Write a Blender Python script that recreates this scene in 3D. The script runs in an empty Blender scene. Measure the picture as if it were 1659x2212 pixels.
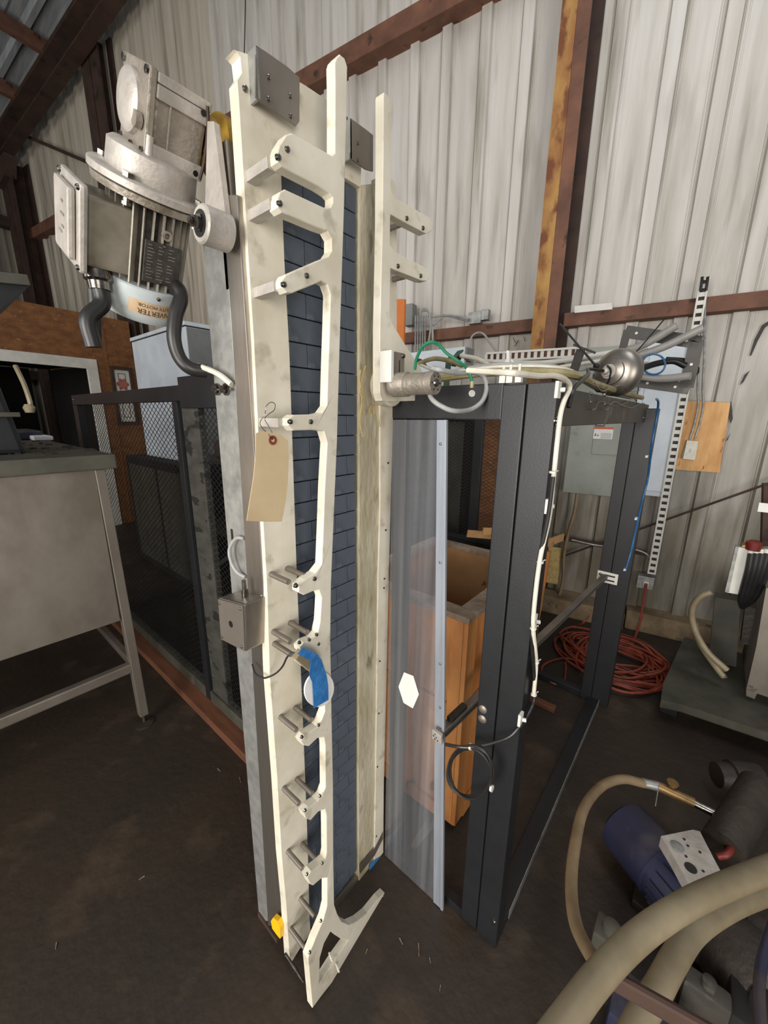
import bpy, bmesh, math, random
from mathutils import Vector, Matrix
from mathutils.geometry import tessellate_polygon
random.seed(7)
SC = bpy.context.scene
COL = SC.collection
# ------------------------------------------------------------------ camera
IW, IH, FPX = 1659.0, 2212.0, 838.0
CAMZ = 1.62
CR = Vector((0.766, 0.643, 0.009)); CDN = Vector((0.161, -0.179, -0.970)); CF = Vector((-0.622, 0.745, -0.241))
CF.normalize(); CR = (CR - CF * CR.dot(CF)).normalized(); CDN = CF.cross(CR); CDN.normalize()
if CDN.z > 0: CDN = -CDN
EYE = Vector((0, 0, CAMZ))
cam = bpy.data.cameras.new('camera'); camo = bpy.data.objects.new('camera', cam); COL.objects.link(camo)
m = Matrix.Identity(4)
for i in range(3):
    m[i][0] = CR[i]; m[i][1] = -CDN[i]; m[i][2] = -CF[i]; m[i][3] = EYE[i]
camo.matrix_world = m
cam.sensor_fit = 'VERTICAL'; cam.sensor_height = 24.0; cam.lens = FPX / IH * 24.0; cam.clip_start = 0.02; cam.clip_end = 100
SC.camera = camo
# ------------------------------------------------------------------ world, lights, exposure
w = bpy.data.worlds.new('world'); SC.world = w; w.use_nodes = True
w.node_tree.nodes['Background'].inputs[0].default_value = (0.80, 0.88, 1.0, 1)
w.node_tree.nodes['Background'].inputs[1].default_value = 0.29
def area(name, loc, target, sx, sy, power, col):
    l = bpy.data.lights.new(name, 'AREA'); l.shape = 'RECTANGLE'; l.size = sx; l.size_y = sy; l.energy = power; l.color = col
    o = bpy.data.objects.new(name, l); COL.objects.link(o); o.location = loc
    o.rotation_euler = (Vector(target) - Vector(loc)).to_track_quat('-Z', 'Y').to_euler(); return o
area('assumed_daylight_behind_the_camera', (-0.35, -2.9, 1.7), (-0.6, 1.5, 1.6), 2.0, 2.8, 205, (1.0, 0.965, 0.91))  # assumed daylight source behind the camera, unseen, no door built there
area('assumed_light_from_the_right', (3.5, -1.9, 1.35), (-0.8, 0.8, 1.2), 2.0, 2.2, 122, (1.0, 0.92, 0.82))  # assumed lamp added out of view, brightens plates and crate; no side door built
area('added_fill_on_the_left_wall', (-5.2, -4.6, 2.6), (-8.0, 3.0, 3.6), 3.0, 2.4, 150, (1.0, 0.97, 0.93))  # added fill lamp lifting the left wall and roof, no opening there
area('added_fill_on_the_upper_back_wall', (1.0, 0.9, 6.6), (0.7, 3.4, 3.2), 1.4, 3.0, 85, (0.95, 0.97, 1.0))  # added fill lamp brightening the upper right back wall, roof has no opening
SC.view_settings.view_transform = 'Standard'; SC.view_settings.look = 'None'
SC.view_settings.exposure = 0.0; SC.view_settings.gamma = 1.0; SC.view_settings.use_curve_mapping = False

# ------------------------------------------------------------------ from a point of the photo to a point of the place
def ray(x, y): return CR * (x - IW / 2) + CDN * (y - IH / 2) + CF * FPX
def atz(x, y, z): d = ray(x, y); return EYE + d * ((z - CAMZ) / d.z)
def aX(x, y, X): d = ray(x, y); return EYE + d * (X / d.x)
def aY(x, y, Y): d = ray(x, y); return EYE + d * (Y / d.y)
WN = Vector((-0.153, 0.988, 0)).normalized(); WU = Vector((WN.y, -WN.x, 0)); WD = 3.55
def wall(x, y, d=WD):
    r = ray(x, y); return EYE + r * (d / r.dot(WN))
def leftpl(x, y, d):
    r = ray(x, y); return EYE + r * (d / r.dot(WU))
def uwz(u, n, z): return WU * u + WN * n + Vector((0, 0, z))
V = Vector

# ------------------------------------------------------------------ materials
def mat(name, c1, c2=None, rough=0.6, metal=0.0, scale=8.0, detail=4.0, stretch=(1, 1, 1), bump=0.0, bscale=None,
        spots=None, spot_scale=20.0, spot_lo=0.62, spot_hi=0.72, rough2=None, spec=0.5, coat=0.0, trans=0.0, ramp=(0.35, 0.65)):
    m = bpy.data.materials.new(name); m.use_nodes = True; nt = m.node_tree; N = nt.nodes; L = nt.links
    b = N['Principled BSDF']
    b.inputs['Roughness'].default_value = rough; b.inputs['Metallic'].default_value = metal
    b.inputs['Specular IOR Level'].default_value = spec; b.inputs['Coat Weight'].default_value = coat
    b.inputs['Transmission Weight'].default_value = trans
    tc = N.new('ShaderNodeTexCoord'); mp = N.new('ShaderNodeMapping'); mp.inputs['Scale'].default_value = stretch
    L.new(tc.outputs['Object'], mp.inputs['Vector'])
    no = N.new('ShaderNodeTexNoise'); no.inputs['Scale'].default_value = scale; no.inputs['Detail'].default_value = detail
    no.inputs['Roughness'].default_value = 0.62
    L.new(mp.outputs[0], no.inputs['Vector'])
    cr = N.new('ShaderNodeValToRGB'); cr.color_ramp.elements[0].position = ramp[0]; cr.color_ramp.elements[1].position = ramp[1]
    cr.color_ramp.elements[0].color = (*c1, 1); cr.color_ramp.elements[1].color = (*(c2 or c1), 1)
    L.new(no.outputs['Fac'], cr.inputs[0]); out = cr.outputs[0]
    if spots:
        n2 = N.new('ShaderNodeTexNoise'); n2.inputs['Scale'].default_value = spot_scale; n2.inputs['Detail'].default_value = 5
        L.new(mp.outputs[0], n2.inputs['Vector'])
        r2 = N.new('ShaderNodeValToRGB'); r2.color_ramp.elements[0].position = spot_lo; r2.color_ramp.elements[1].position = spot_hi
        L.new(n2.outputs['Fac'], r2.inputs[0])
        mx = N.new('ShaderNodeMix'); mx.data_type = 'RGBA'; L.new(r2.outputs[0], mx.inputs[0]); L.new(out, mx.inputs[6])
        mx.inputs[7].default_value = (*spots, 1); out = mx.outputs[2]
    L.new(out, b.inputs['Base Color'])
    if rough2 is not None:
        mr = N.new('ShaderNodeMapRange'); mr.inputs['To Min'].default_value = rough; mr.inputs['To Max'].default_value = rough2
        mr.inputs['From Min'].default_value = 0.3; mr.inputs['From Max'].default_value = 0.7
        L.new(no.outputs['Fac'], mr.inputs[0]); L.new(mr.outputs[0], b.inputs['Roughness'])
    if bump:
        n3 = N.new('ShaderNodeTexNoise'); n3.inputs['Scale'].default_value = bscale or scale * 4; n3.inputs['Detail'].default_value = 5
        L.new(mp.outputs[0], n3.inputs['Vector'])
        bp = N.new('ShaderNodeBump'); bp.inputs['Strength'].default_value = bump; bp.inputs['Distance'].default_value = 0.01
        L.new(n3.outputs['Fac'], bp.inputs['Height']); L.new(bp.outputs[0], b.inputs['Normal'])
    return m
def s2l(*c): return tuple(((v / 255) / 12.92 if v / 255 <= 0.04045 else ((v / 255 + 0.055) / 1.055) ** 2.4) for v in c)
M = {}
M['hdpe'] = mat('white_plastic', s2l(222, 216, 200), s2l(202, 194, 174), rough=0.42, scale=6, spots=s2l(146, 138, 114), spot_scale=18, spot_lo=0.58, spot_hi=0.80, bump=0.05)
M['hdpe_old'] = mat('worn_white_plastic', s2l(196, 188, 165), s2l(160, 150, 122), rough=0.55, scale=9, stretch=(1, 1, .35), spots=s2l(105, 94, 70), spot_scale=28, spot_lo=0.60, spot_hi=0.78, bump=0.5, bscale=60)
M['belt'] = mat('blue_grey_belt_plastic', s2l(84, 92, 103), s2l(68, 76, 86), rough=0.46, scale=9, spots=s2l(104, 111, 120), spot_scale=14, bump=0.08)
M['steel'] = mat('brushed_stainless', s2l(176, 168, 158), s2l(140, 134, 126), rough=0.28, metal=0.9, scale=5, stretch=(3, 3, .5), rough2=0.42, bump=0.03)
M['steel_dull'] = mat('dull_stainless', s2l(150, 142, 132), s2l(118, 110, 100), rough=0.42, metal=0.75, scale=4, stretch=(1, 1, .6), rough2=0.55, bump=0.03)
M['galv'] = mat('galvanised_steel', s2l(168, 168, 164), s2l(132, 132, 128), rough=0.42, metal=0.6, scale=24, rough2=0.55, spots=s2l(120, 112, 98), spot_scale=9)
M['chrome'] = mat('bolt_steel', s2l(150, 145, 138), s2l(90, 86, 80), rough=0.22, metal=1.0, scale=40)
M['cast'] = mat('cast_aluminium', s2l(168, 160, 148), s2l(132, 124, 113), rough=0.42, metal=0.55, scale=12, rough2=0.58, spots=s2l(120, 110, 96), spot_scale=18, bump=0.25, bscale=90)
M['cast_bright'] = mat('silver_cast_cover', s2l(190, 184, 176), s2l(158, 152, 144), rough=0.48, metal=0.35, scale=14, rough2=0.5, bump=0.12, bscale=120)
M['motor_grey'] = mat('grey_motor_paint', s2l(140, 134, 120), s2l(108, 102, 88), rough=0.5, scale=10, spots=s2l(78, 70, 55), spot_scale=14)
M['fin'] = mat('fin_grey_paint', s2l(176, 170, 158), s2l(128, 122, 112), rough=0.45, metal=0.2, scale=16)
M['fan_cover'] = mat('pale_blue_grey_paint', s2l(188, 196, 198), s2l(170, 178, 180), rough=0.42, scale=6, spots=s2l(150, 148, 138), spot_scale=10)
M['plate_dark'] = mat('dark_nameplate', s2l(62, 60, 56), s2l(44, 42, 40), rough=0.5, scale=60)
M['guard'] = mat('charcoal_powder_coat', s2l(28, 29, 32), s2l(22, 23, 25), rough=0.44, scale=9, bump=0.04, bscale=200)
M['mesh'] = mat('black_expanded_metal', s2l(20, 20, 21), s2l(13, 13, 14), rough=0.5, scale=20)
M['tape_black'] = mat('scuffed_black_paint', s2l(62, 58, 52), s2l(44, 42, 38), rough=0.5, scale=9, spots=s2l(84, 80, 72), spot_scale=16, spot_lo=0.58, spot_hi=0.7)
M['tape_scuff'] = mat('worn_tape', s2l(70, 69, 64), s2l(54, 53, 48), rough=0.5, scale=9, stretch=(1, 1, 2), spots=s2l(34, 34, 32), spot_scale=8, spot_lo=0.58, spot_hi=0.61)
M['alu'] = mat('aluminium_strip', s2l(178, 184, 194), s2l(158, 164, 174), rough=0.34, metal=0.5, scale=8, stretch=(4, 4, .3))
M['rust'] = mat('red_oxide_primer', s2l(124, 84, 64), s2l(92, 62, 48), rough=0.75, scale=4, spots=s2l(58, 38, 30), spot_scale=9, bump=0.15)
M['rust_dark'] = mat('dark_brown_primer', s2l(70, 48, 38), s2l(48, 33, 26), rough=0.75, scale=4, spots=s2l(30, 22, 18), spot_scale=8, bump=0.12)
M['rust_yellow'] = mat('yellowed_rusty_primer', s2l(178, 138, 78), s2l(140, 92, 52), rough=0.8, scale=5, stretch=(1, 1, .5), spots=s2l(112, 66, 38), spot_scale=11, spot_lo=0.5, spot_hi=0.62, bump=0.3)
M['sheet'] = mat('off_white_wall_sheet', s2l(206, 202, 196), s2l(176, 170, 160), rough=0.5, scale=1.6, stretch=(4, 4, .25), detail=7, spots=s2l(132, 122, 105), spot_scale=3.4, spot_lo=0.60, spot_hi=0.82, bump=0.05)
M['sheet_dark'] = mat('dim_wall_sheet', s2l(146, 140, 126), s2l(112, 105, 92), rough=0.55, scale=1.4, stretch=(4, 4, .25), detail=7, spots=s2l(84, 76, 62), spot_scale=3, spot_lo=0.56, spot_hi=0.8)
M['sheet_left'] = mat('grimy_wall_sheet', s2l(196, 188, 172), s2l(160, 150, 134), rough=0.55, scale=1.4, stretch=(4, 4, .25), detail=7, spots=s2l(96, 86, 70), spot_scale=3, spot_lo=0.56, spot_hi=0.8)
M['roof'] = mat('galvanised_roof_sheet', s2l(196, 202, 206), s2l(150, 154, 156), rough=0.4, metal=0.4, scale=3, stretch=(.3, 3, 1))
M['floor'] = mat('stained_dark_concrete', s2l(49, 38, 27), s2l(35, 27, 19), rough=0.55, scale=1.7, detail=9, spots=s2l(70, 56, 42), spot_scale=5.5, spot_lo=0.55, spot_hi=0.8, rough2=0.7, bump=0.3, bscale=30)
M['curb'] = mat('rough_concrete_curb', s2l(136, 116, 88), s2l(98, 80, 58), rough=0.85, scale=6, detail=8, spots=s2l(48, 38, 28), spot_scale=8, bump=0.8, bscale=14)
M['osb'] = mat('brown_particle_board', s2l(134, 88, 48), s2l(100, 62, 32), rough=0.7, scale=9, stretch=(1, 1, 2), spots=s2l(158, 112, 68), spot_scale=18)
M['ply'] = mat('pale_plywood', s2l(224, 176, 116), s2l(196, 142, 86), rough=0.65, scale=5, stretch=(3, 3, .7), spots=s2l(120, 78, 42), spot_scale=14, spot_lo=0.66, spot_hi=0.74)
M['pine'] = mat('orange_pine_plywood', s2l(196, 134, 74), s2l(160, 98, 48), rough=0.6, scale=4, stretch=(2, 2, .6), spots=s2l(86, 46, 22), spot_scale=9, spot_lo=0.64, spot_hi=0.72, bump=0.1)
M['pine_in'] = mat('tan_board', s2l(182, 142, 96), s2l(160, 120, 78), rough=0.7, scale=4, spots=s2l(90, 60, 34), spot_scale=12, spot_lo=0.68, spot_hi=0.74)
M['dusty'] = mat('dusty_board_edge', s2l(150, 132, 112), s2l(116, 98, 80), rough=0.9, scale=14, bump=0.5)
M['wood_red'] = mat('reddish_timber', s2l(112, 70, 46), s2l(86, 50, 32), rough=0.7, scale=5, stretch=(.5, 3, 3))
M['board_orange'] = mat('orange_board', s2l(206, 122, 60), s2l(190, 106, 48), rough=0.7, scale=3)
M['white'] = mat('white_paint', s2l(218, 216, 208), s2l(198, 195, 186), rough=0.5, scale=5)
M['paper'] = mat('white_paper', s2l(232, 230, 226), s2l(218, 215, 208), rough=0.8, scale=9)
M['tag'] = mat('manila_card', s2l(206, 184, 148), s2l(190, 167, 130), rough=0.75, scale=7, spots=s2l(170, 146, 108), spot_scale=6)
M['brown_ring'] = mat('brown_paper_ring', s2l(124, 62, 40), rough=0.8)
M['blue_tape'] = mat('blue_masking_tape', s2l(48, 122, 186), s2l(34, 100, 164), rough=0.7, scale=30, bump=0.3, bscale=60)
M['panel_grey'] = mat('grey_green_enamel', s2l(142, 146, 136), s2l(124, 128, 118), rough=0.38, scale=3, spots=s2l(110, 110, 98), spot_scale=6)
M['panel_blue'] = mat('pale_blue_grey_enamel', s2l(208, 216, 222), s2l(188, 196, 204), rough=0.4, scale=3)
M['panel_side'] = mat('mid_grey_enamel', s2l(128, 130, 128), s2l(112, 114, 112), rough=0.45, scale=4)
M['rubber'] = mat('black_cable', s2l(40, 38, 38), s2l(28, 27, 27), rough=0.38, scale=12)
M['black'] = mat('black_plastic', s2l(22, 22, 23), s2l(16, 16, 17), rough=0.4, scale=12)
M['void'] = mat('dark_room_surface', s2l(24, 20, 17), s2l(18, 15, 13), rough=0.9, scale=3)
M['cable_grey'] = mat('grey_cable', s2l(158, 158, 156), s2l(136, 136, 134), rough=0.45, scale=20)
M['cable_white'] = mat('white_cable', s2l(218, 214, 200), s2l(198, 192, 176), rough=0.45, scale=20)
M['cable_tan'] = mat('yellowed_cable', s2l(156, 146, 110), s2l(120, 110, 76), rough=0.45, scale=14)
M['conduit'] = mat('grey_plastic_tube', s2l(150, 148, 144), s2l(128, 126, 122), rough=0.4, scale=6)
M['green'] = mat('green_wire', s2l(34, 122, 86), s2l(24, 98, 70), rough=0.4, scale=20)
M['leaf'] = mat('dark_green_strap', s2l(20, 82, 44), s2l(12, 50, 28), rough=0.4, scale=14)
M['blue'] = mat('blue_tube', s2l(34, 92, 140), s2l(26, 72, 116), rough=0.35, scale=12)
M['orange'] = mat('orange_red_cord', s2l(142, 62, 42), s2l(108, 46, 30), rough=0.5, scale=10)
M['yellow'] = mat('yellow_plastic', s2l(240, 188, 20), s2l(226, 170, 10), rough=0.45, scale=8)
M['yellow_old'] = mat('mustard_cast', s2l(176, 140, 34), s2l(130, 98, 22), rough=0.6, scale=14, spots=s2l(80, 62, 24), spot_scale=20)
M['straw'] = mat('straw_fibre', s2l(206, 180, 122), s2l(176, 148, 92), rough=0.8, scale=40)
M['hose'] = mat('tan_ribbed_hose', s2l(140, 128, 104), s2l(108, 97, 75), rough=0.4, scale=6, stretch=(1, 1, 1))
M['hose_dirty'] = mat('dirty_tan_hose', s2l(142, 122, 94), s2l(110, 92, 68), rough=0.5, scale=6)
M['slab'] = mat('dark_green_grey_paint', s2l(72, 70, 60), s2l(54, 52, 44), rough=0.6, scale=7, spots=s2l(74, 68, 62), spot_scale=9)
M['pump_blue'] = mat('dirty_navy_paint', s2l(38, 40, 64), s2l(30, 30, 44), rough=0.45, scale=7, spots=s2l(84, 74, 62), spot_scale=5, spot_lo=0.5, spot_hi=0.7)
M['pump_dark'] = mat('greasy_dark_casting', s2l(52, 44, 36), s2l(34, 29, 24), rough=0.55, scale=9, bump=0.4)
M['brass'] = mat('dull_brass', s2l(150, 120, 78), s2l(104, 82, 52), rough=0.4, metal=0.6, scale=14)
M['red'] = mat('faded_red', s2l(122, 38, 28), s2l(92, 28, 22), rough=0.5, scale=8)
M['sticker'] = mat('sticker_tan', s2l(198, 174, 144), s2l(182, 152, 116), rough=0.6, scale=20)
M['ink'] = mat('black_ink', s2l(40, 30, 22), rough=0.7)
M['ink_red'] = mat('red_ink', s2l(206, 100, 72), rough=0.7)
M['floral'] = mat('rose_print', s2l(176, 104, 92), s2l(140, 76, 66), rough=0.7, scale=20)
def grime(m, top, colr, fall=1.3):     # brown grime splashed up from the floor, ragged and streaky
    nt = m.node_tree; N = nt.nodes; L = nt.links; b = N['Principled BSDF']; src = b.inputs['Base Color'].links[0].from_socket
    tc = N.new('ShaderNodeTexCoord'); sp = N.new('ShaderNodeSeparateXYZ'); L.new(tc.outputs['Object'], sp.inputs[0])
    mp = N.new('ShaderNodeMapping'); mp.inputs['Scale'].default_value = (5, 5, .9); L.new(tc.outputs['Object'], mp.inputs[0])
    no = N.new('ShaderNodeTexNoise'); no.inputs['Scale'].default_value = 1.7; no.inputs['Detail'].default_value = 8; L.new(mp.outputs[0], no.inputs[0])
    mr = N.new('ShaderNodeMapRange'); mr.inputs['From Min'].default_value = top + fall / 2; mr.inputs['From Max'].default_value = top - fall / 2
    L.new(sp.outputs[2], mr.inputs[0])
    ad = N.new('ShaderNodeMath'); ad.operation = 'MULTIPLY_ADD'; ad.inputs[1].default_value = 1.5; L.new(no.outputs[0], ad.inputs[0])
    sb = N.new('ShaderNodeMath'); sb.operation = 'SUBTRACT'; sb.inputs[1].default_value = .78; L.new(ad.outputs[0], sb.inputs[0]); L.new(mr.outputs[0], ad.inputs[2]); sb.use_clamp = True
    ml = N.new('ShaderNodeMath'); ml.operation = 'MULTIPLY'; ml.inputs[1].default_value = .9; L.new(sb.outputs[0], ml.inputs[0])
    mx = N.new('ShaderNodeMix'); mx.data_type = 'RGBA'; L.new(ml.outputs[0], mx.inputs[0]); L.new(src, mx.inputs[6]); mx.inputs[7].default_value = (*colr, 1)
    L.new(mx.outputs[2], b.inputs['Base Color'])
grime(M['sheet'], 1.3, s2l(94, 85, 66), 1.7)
def plexi_mat():
    m = bpy.data.materials.new('scratched_clear_plastic'); m.use_nodes = True; nt = m.node_tree; N = nt.nodes; L = nt.links
    b = N['Principled BSDF']; b.inputs['Base Color'].default_value = (0.74, 0.76, 0.80, 1); b.inputs['Roughness'].default_value = 0.35
    out = N['Material Output']; tr = N.new('ShaderNodeBsdfTransparent'); tr.inputs[0].default_value = (0.93, 0.94, 0.96, 1)
    gl = N.new('ShaderNodeBsdfGlossy'); gl.inputs['Roughness'].default_value = 0.04
    tc = N.new('ShaderNodeTexCoord'); mp = N.new('ShaderNodeMapping'); mp.inputs['Scale'].default_value = (22, 1, .5); mp.inputs['Rotation'].default_value = (0, 0.12, 0)
    no = N.new('ShaderNodeTexNoise'); no.inputs['Scale'].default_value = 1.6; no.inputs['Detail'].default_value = 7
    L.new(tc.outputs['Object'], mp.inputs[0]); L.new(mp.outputs[0], no.inputs[0])
    mr = N.new('ShaderNodeMapRange'); mr.inputs['From Min'].default_value = 0.4; mr.inputs['From Max'].default_value = 0.75
    mr.inputs['To Min'].default_value = 0.05; mr.inputs['To Max'].default_value = 0.12; L.new(no.outputs['Fac'], mr.inputs[0])
    m1 = N.new('ShaderNodeMixShader'); L.new(mr.outputs[0], m1.inputs[0]); L.new(tr.outputs[0], m1.inputs[1]); L.new(b.outputs[0], m1.inputs[2])
    lw_ = N.new('ShaderNodeLayerWeight'); pw = N.new('ShaderNodeMath'); pw.operation = 'POWER'; pw.inputs[1].default_value = 5; L.new(lw_.outputs['Facing'], pw.inputs[0])
    fr = N.new('ShaderNodeMath'); fr.operation = 'MULTIPLY_ADD'; fr.inputs[1].default_value = .9; fr.inputs[2].default_value = .04; L.new(pw.outputs[0], fr.inputs[0])
    m2 = N.new('ShaderNodeMixShader'); L.new(fr.outputs[0], m2.inputs[0]); L.new(m1.outputs[0], m2.inputs[1]); L.new(gl.outputs[0], m2.inputs[2])
    L.new(m2.outputs[0], out.inputs[0]); return m
M['plexi'] = plexi_mat()

# ------------------------------------------------------------------ mesh building
ORG = {}
class G:
    def __init__(s): s.bm = bmesh.new(); s.smooth = False
    def _add(s, vs, fs):
        bv = [s.bm.verts.new(v) for v in vs]
        out = []
        for f in fs:
            try: out.append(s.bm.faces.new([bv[i] for i in f]))
            except ValueError: pass
        return bv, out
    def hexa(s, p, bev=0):       # 8 corners: bottom loop then top loop
        bv, fs = s._add(p, [(3, 2, 1, 0), (4, 5, 6, 7), (0, 1, 5, 4), (1, 2, 6, 5), (2, 3, 7, 6), (3, 0, 4, 7)])
        if bev:
            es = list({e for f in fs for e in f.edges})
            bmesh.ops.bevel(s.bm, geom=es, offset=bev, segments=2, affect='EDGES', profile=0.6)
        return s
    def box(s, lo, hi, bev=0, ax=None):
        x0, y0, z0 = lo; x1, y1, z1 = hi
        p = [V((x0, y0, z0)), V((x1, y0, z0)), V((x1, y1, z0)), V((x0, y1, z0)), V((x0, y0, z1)), V((x1, y0, z1)), V((x1, y1, z1)), V((x0, y1, z1))]
        if ax: p = [ax[0] + ax[1] * q.x + ax[2] * q.y + ax[3] * q.z for q in p]
        return s.hexa(p, bev)
    def bar(s, a, b, wd, th, side=V((0, 0, 1)), bev=0):   # rectangular bar from a to b
        a = V(a); b = V(b); d = (b - a); d.normalize(); u = side - d * side.dot(d)
        if u.length < 1e-4: u = V((1, 0, 0)) - d * d.x
        u.normalize(); v = d.cross(u); u = u * wd / 2; v = v * th / 2
        return s.hexa([a - u - v, a + u - v, a + u + v, a - u + v, b - u - v, b + u - v, b + u + v, b - u + v], bev)
    def cyl(s, a, b, r, seg=16, r2=None, cap=True):
        a = V(a); b = V(b); r2 = r if r2 is None else r2; d = (b - a).normalized()
        u = d.orthogonal().normalized(); v = d.cross(u); s.smooth = True
        vs = [a + (u * math.cos(t) + v * math.sin(t)) * r for t in [2 * math.pi * i / seg for i in range(seg)]]
        vs += [b + (u * math.cos(t) + v * math.sin(t)) * r2 for t in [2 * math.pi * i / seg for i in range(seg)]]
        fs = [(i, (i + 1) % seg, seg + (i + 1) % seg, seg + i) for i in range(seg)]
        if cap: fs += [tuple(range(seg))[::-1], tuple(range(seg, 2 * seg))]
        s._add(vs, fs); return s
    def lathe(s, o, d, prof, seg=24):    # prof: (distance along d, radius)
        o = V(o); d = V(d).normalized(); u = d.orthogonal().normalized(); v = d.cross(u); s.smooth = True
        vs = []
        for h, r in prof:
            vs += [o + d * h + (u * math.cos(2 * math.pi * i / seg) + v * math.sin(2 * math.pi * i / seg)) * max(r, 1e-5) for i in range(seg)]
        fs = []
        for k in range(len(prof) - 1):
            fs += [(k * seg + i, k * seg + (i + 1) % seg, (k + 1) * seg + (i + 1) % seg, (k + 1) * seg + i) for i in range(seg)]
        fs += [tuple(range(seg))[::-1], tuple(range((len(prof) - 1) * seg, len(prof) * seg))]
        s._add(vs, fs); return s
    def tube(s, pts, r, seg=8, sub=6, rib=None):
        pts = [V(p) for p in pts]; s.smooth = True
        if sub > 1 and len(pts) > 2:
            q = [pts[0] * 2 - pts[1]] + pts + [pts[-1] * 2 - pts[-2]]; P = []
            for i in range(1, len(q) - 2):
                for k in range(sub):
                    t = k / sub; a, b, c, d = q[i - 1], q[i], q[i + 1], q[i + 2]
                    P.append(0.5 * (2 * b + (c - a) * t + (2 * a - 5 * b + 4 * c - d) * t * t + (3 * b - a - 3 * c + d) * t ** 3))
            P.append(pts[-1])
        else: P = pts
        n = len(P); up = None; vs = []
        for i in range(n):
            d = (P[min(i + 1, n - 1)] - P[max(i - 1, 0)]); d = d.normalized() if d.length > 1e-9 else V((0, 0, 1))
            up = d.orthogonal().normalized() if up is None else (up - d * up.dot(d)).normalized()
            v = d.cross(up); rr = r if not callable(r) else r(i / (n - 1))
            if rib: rr *= 1 + rib * (i % 2)
            vs += [P[i] + (up * math.cos(2 * math.pi * k / seg) + v * math.sin(2 * math.pi * k / seg)) * rr for k in range(seg)]
        fs = [(i * seg + k, i * seg + (k + 1) % seg, (i + 1) * seg + (k + 1) % seg, (i + 1) * seg + k) for i in range(n - 1) for k in range(seg)]
        fs += [tuple(range(seg))[::-1], tuple(range((n - 1) * seg, n * seg))]
        s._add(vs, fs); return s
    def prism(s, loops, off, bev=0):     # planar outline (first loop) with holes, pushed by vector off
        off = V(off); loops = [[V(p) for p in l] for l in loops]
        flat = [p for l in loops for p in l]; tris = tessellate_polygon(loops)
        a = [s.bm.verts.new(p) for p in flat]; b = [s.bm.verts.new(p + off) for p in flat]; new = []
        nrm = V((0, 0, 0))
        for t in tris:
            nrm += (flat[t[1]] - flat[t[0]]).cross(flat[t[2]] - flat[t[0]])
        flip = nrm.dot(off) > 0
        for t in tris:
            t1 = t if not flip else t[::-1]
            try:
                s.bm.faces.new([a[i] for i in t1]); s.bm.faces.new([b[i] for i in t1[::-1]])
            except ValueError: pass
        k = 0; vert_edges = []
        for l in loops:
            n = len(l)
            for i in range(n):
                i0, i1 = k + i, k + (i + 1) % n
                try: f = s.bm.faces.new([a[i0], a[i1], b[i1], b[i0]]); new.append(f)
                except ValueError: pass
            k += n
        bmesh.ops.recalc_face_normals(s.bm, faces=list(s.bm.faces))
        if bev:
            sv = set(b)
            es = [e for f in new for e in f.edges if (e.verts[0] in sv and e.verts[1] in sv)]
            bmesh.ops.bevel(s.bm, geom=list(set(es)), offset=bev, segments=2, affect='EDGES', profile=0.5, clamp_overlap=True)
        return s
    def sphere(s, c, r, sc=(1, 1, 1), seg=16):
        s.smooth = True
        bmesh.ops.create_uvsphere(s.bm, u_segments=seg, v_segments=seg // 2, radius=r, matrix=Matrix.Translation(V(c)) @ Matrix.Diagonal((*sc, 1)))
        return s
    def done(s, name, mt, parent=None, kind=None, label=None):
        me = bpy.data.meshes.new(name)
        bmesh.ops.recalc_face_normals(s.bm, faces=list(s.bm.faces))
        vs = [v.co for v in s.bm.verts]
        lo = V([min(v[i] for v in vs) for i in range(3)]); hi = V([max(v[i] for v in vs) for i in range(3)])
        o0 = V(((lo.x + hi.x) / 2, (lo.y + hi.y) / 2, lo.z))
        bmesh.ops.translate(s.bm, verts=list(s.bm.verts), vec=-o0)
        s.bm.to_mesh(me); s.bm.free()
        me.materials.append(M[mt] if isinstance(mt, str) else mt)
        if s.smooth:
            me.shade_smooth(); me.set_sharp_from_angle(angle=math.radians(38))
        o = bpy.data.objects.new(name, me); COL.objects.link(o)
        po = ORG[parent.name] if parent else V((0, 0, 0)); o.location = o0 - po; o.parent = parent; ORG[o.name] = o0
        if kind: o['kind'] = kind
        if label: o['label'] = label
        return o
def thing(name, loc, label, cat, group=None):
    o = bpy.data.objects.new(name, None); o.empty_display_size = 0.05; COL.objects.link(o); o.location = V(loc); ORG[o.name] = V(loc)
    o['label'] = label; o['category'] = cat
    if group: o['group'] = group
    return o
def tag(o, label, cat, group=None):
    o['label'] = label; o['category'] = cat
    if group: o['group'] = group
    return o
def copyto(src, parent, off, name=None):      # a further copy of a part, moved by off
    c = src.copy(); COL.objects.link(c); c.parent = parent
    w0 = ORG[src.name] + V(off); ORG[c.name] = w0; c.location = w0 - (ORG[parent.name] if parent else V((0, 0, 0)))
    return c
def text_mesh(body, size, fn, mt, name, parent, label=None):   # lettering laid flat, mapped by fn(x, y)
    cu = bpy.data.curves.new('lettering', 'FONT'); cu.body = body; cu.size = size; cu.align_x = 'CENTER'; cu.align_y = 'CENTER'; cu.resolution_u = 2
    t = bpy.data.objects.new('lettering', cu); COL.objects.link(t); dg = bpy.context.evaluated_depsgraph_get()
    me = t.evaluated_get(dg).to_mesh(); g = G()
    vs = [fn(v.co.x, v.co.y) for v in me.vertices]; g._add(vs, [tuple(p.vertices) for p in me.polygons])
    t.evaluated_get(dg).to_mesh_clear(); bpy.data.objects.remove(t); bpy.data.curves.remove(cu)
    return g.done(name, mt, parent, label=label)
def screw_at(p, nrm, r, parent, name='screw', mt='chrome'):
    p = V(p); nrm = V(nrm).normalized(); g = G(); g.lathe(p - nrm * .002, nrm, [(0, r), (r * .55 + .002, r * .8), (r * .85 + .002, r * .3)], 10)
    return g.done(name, mt, parent)

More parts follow.
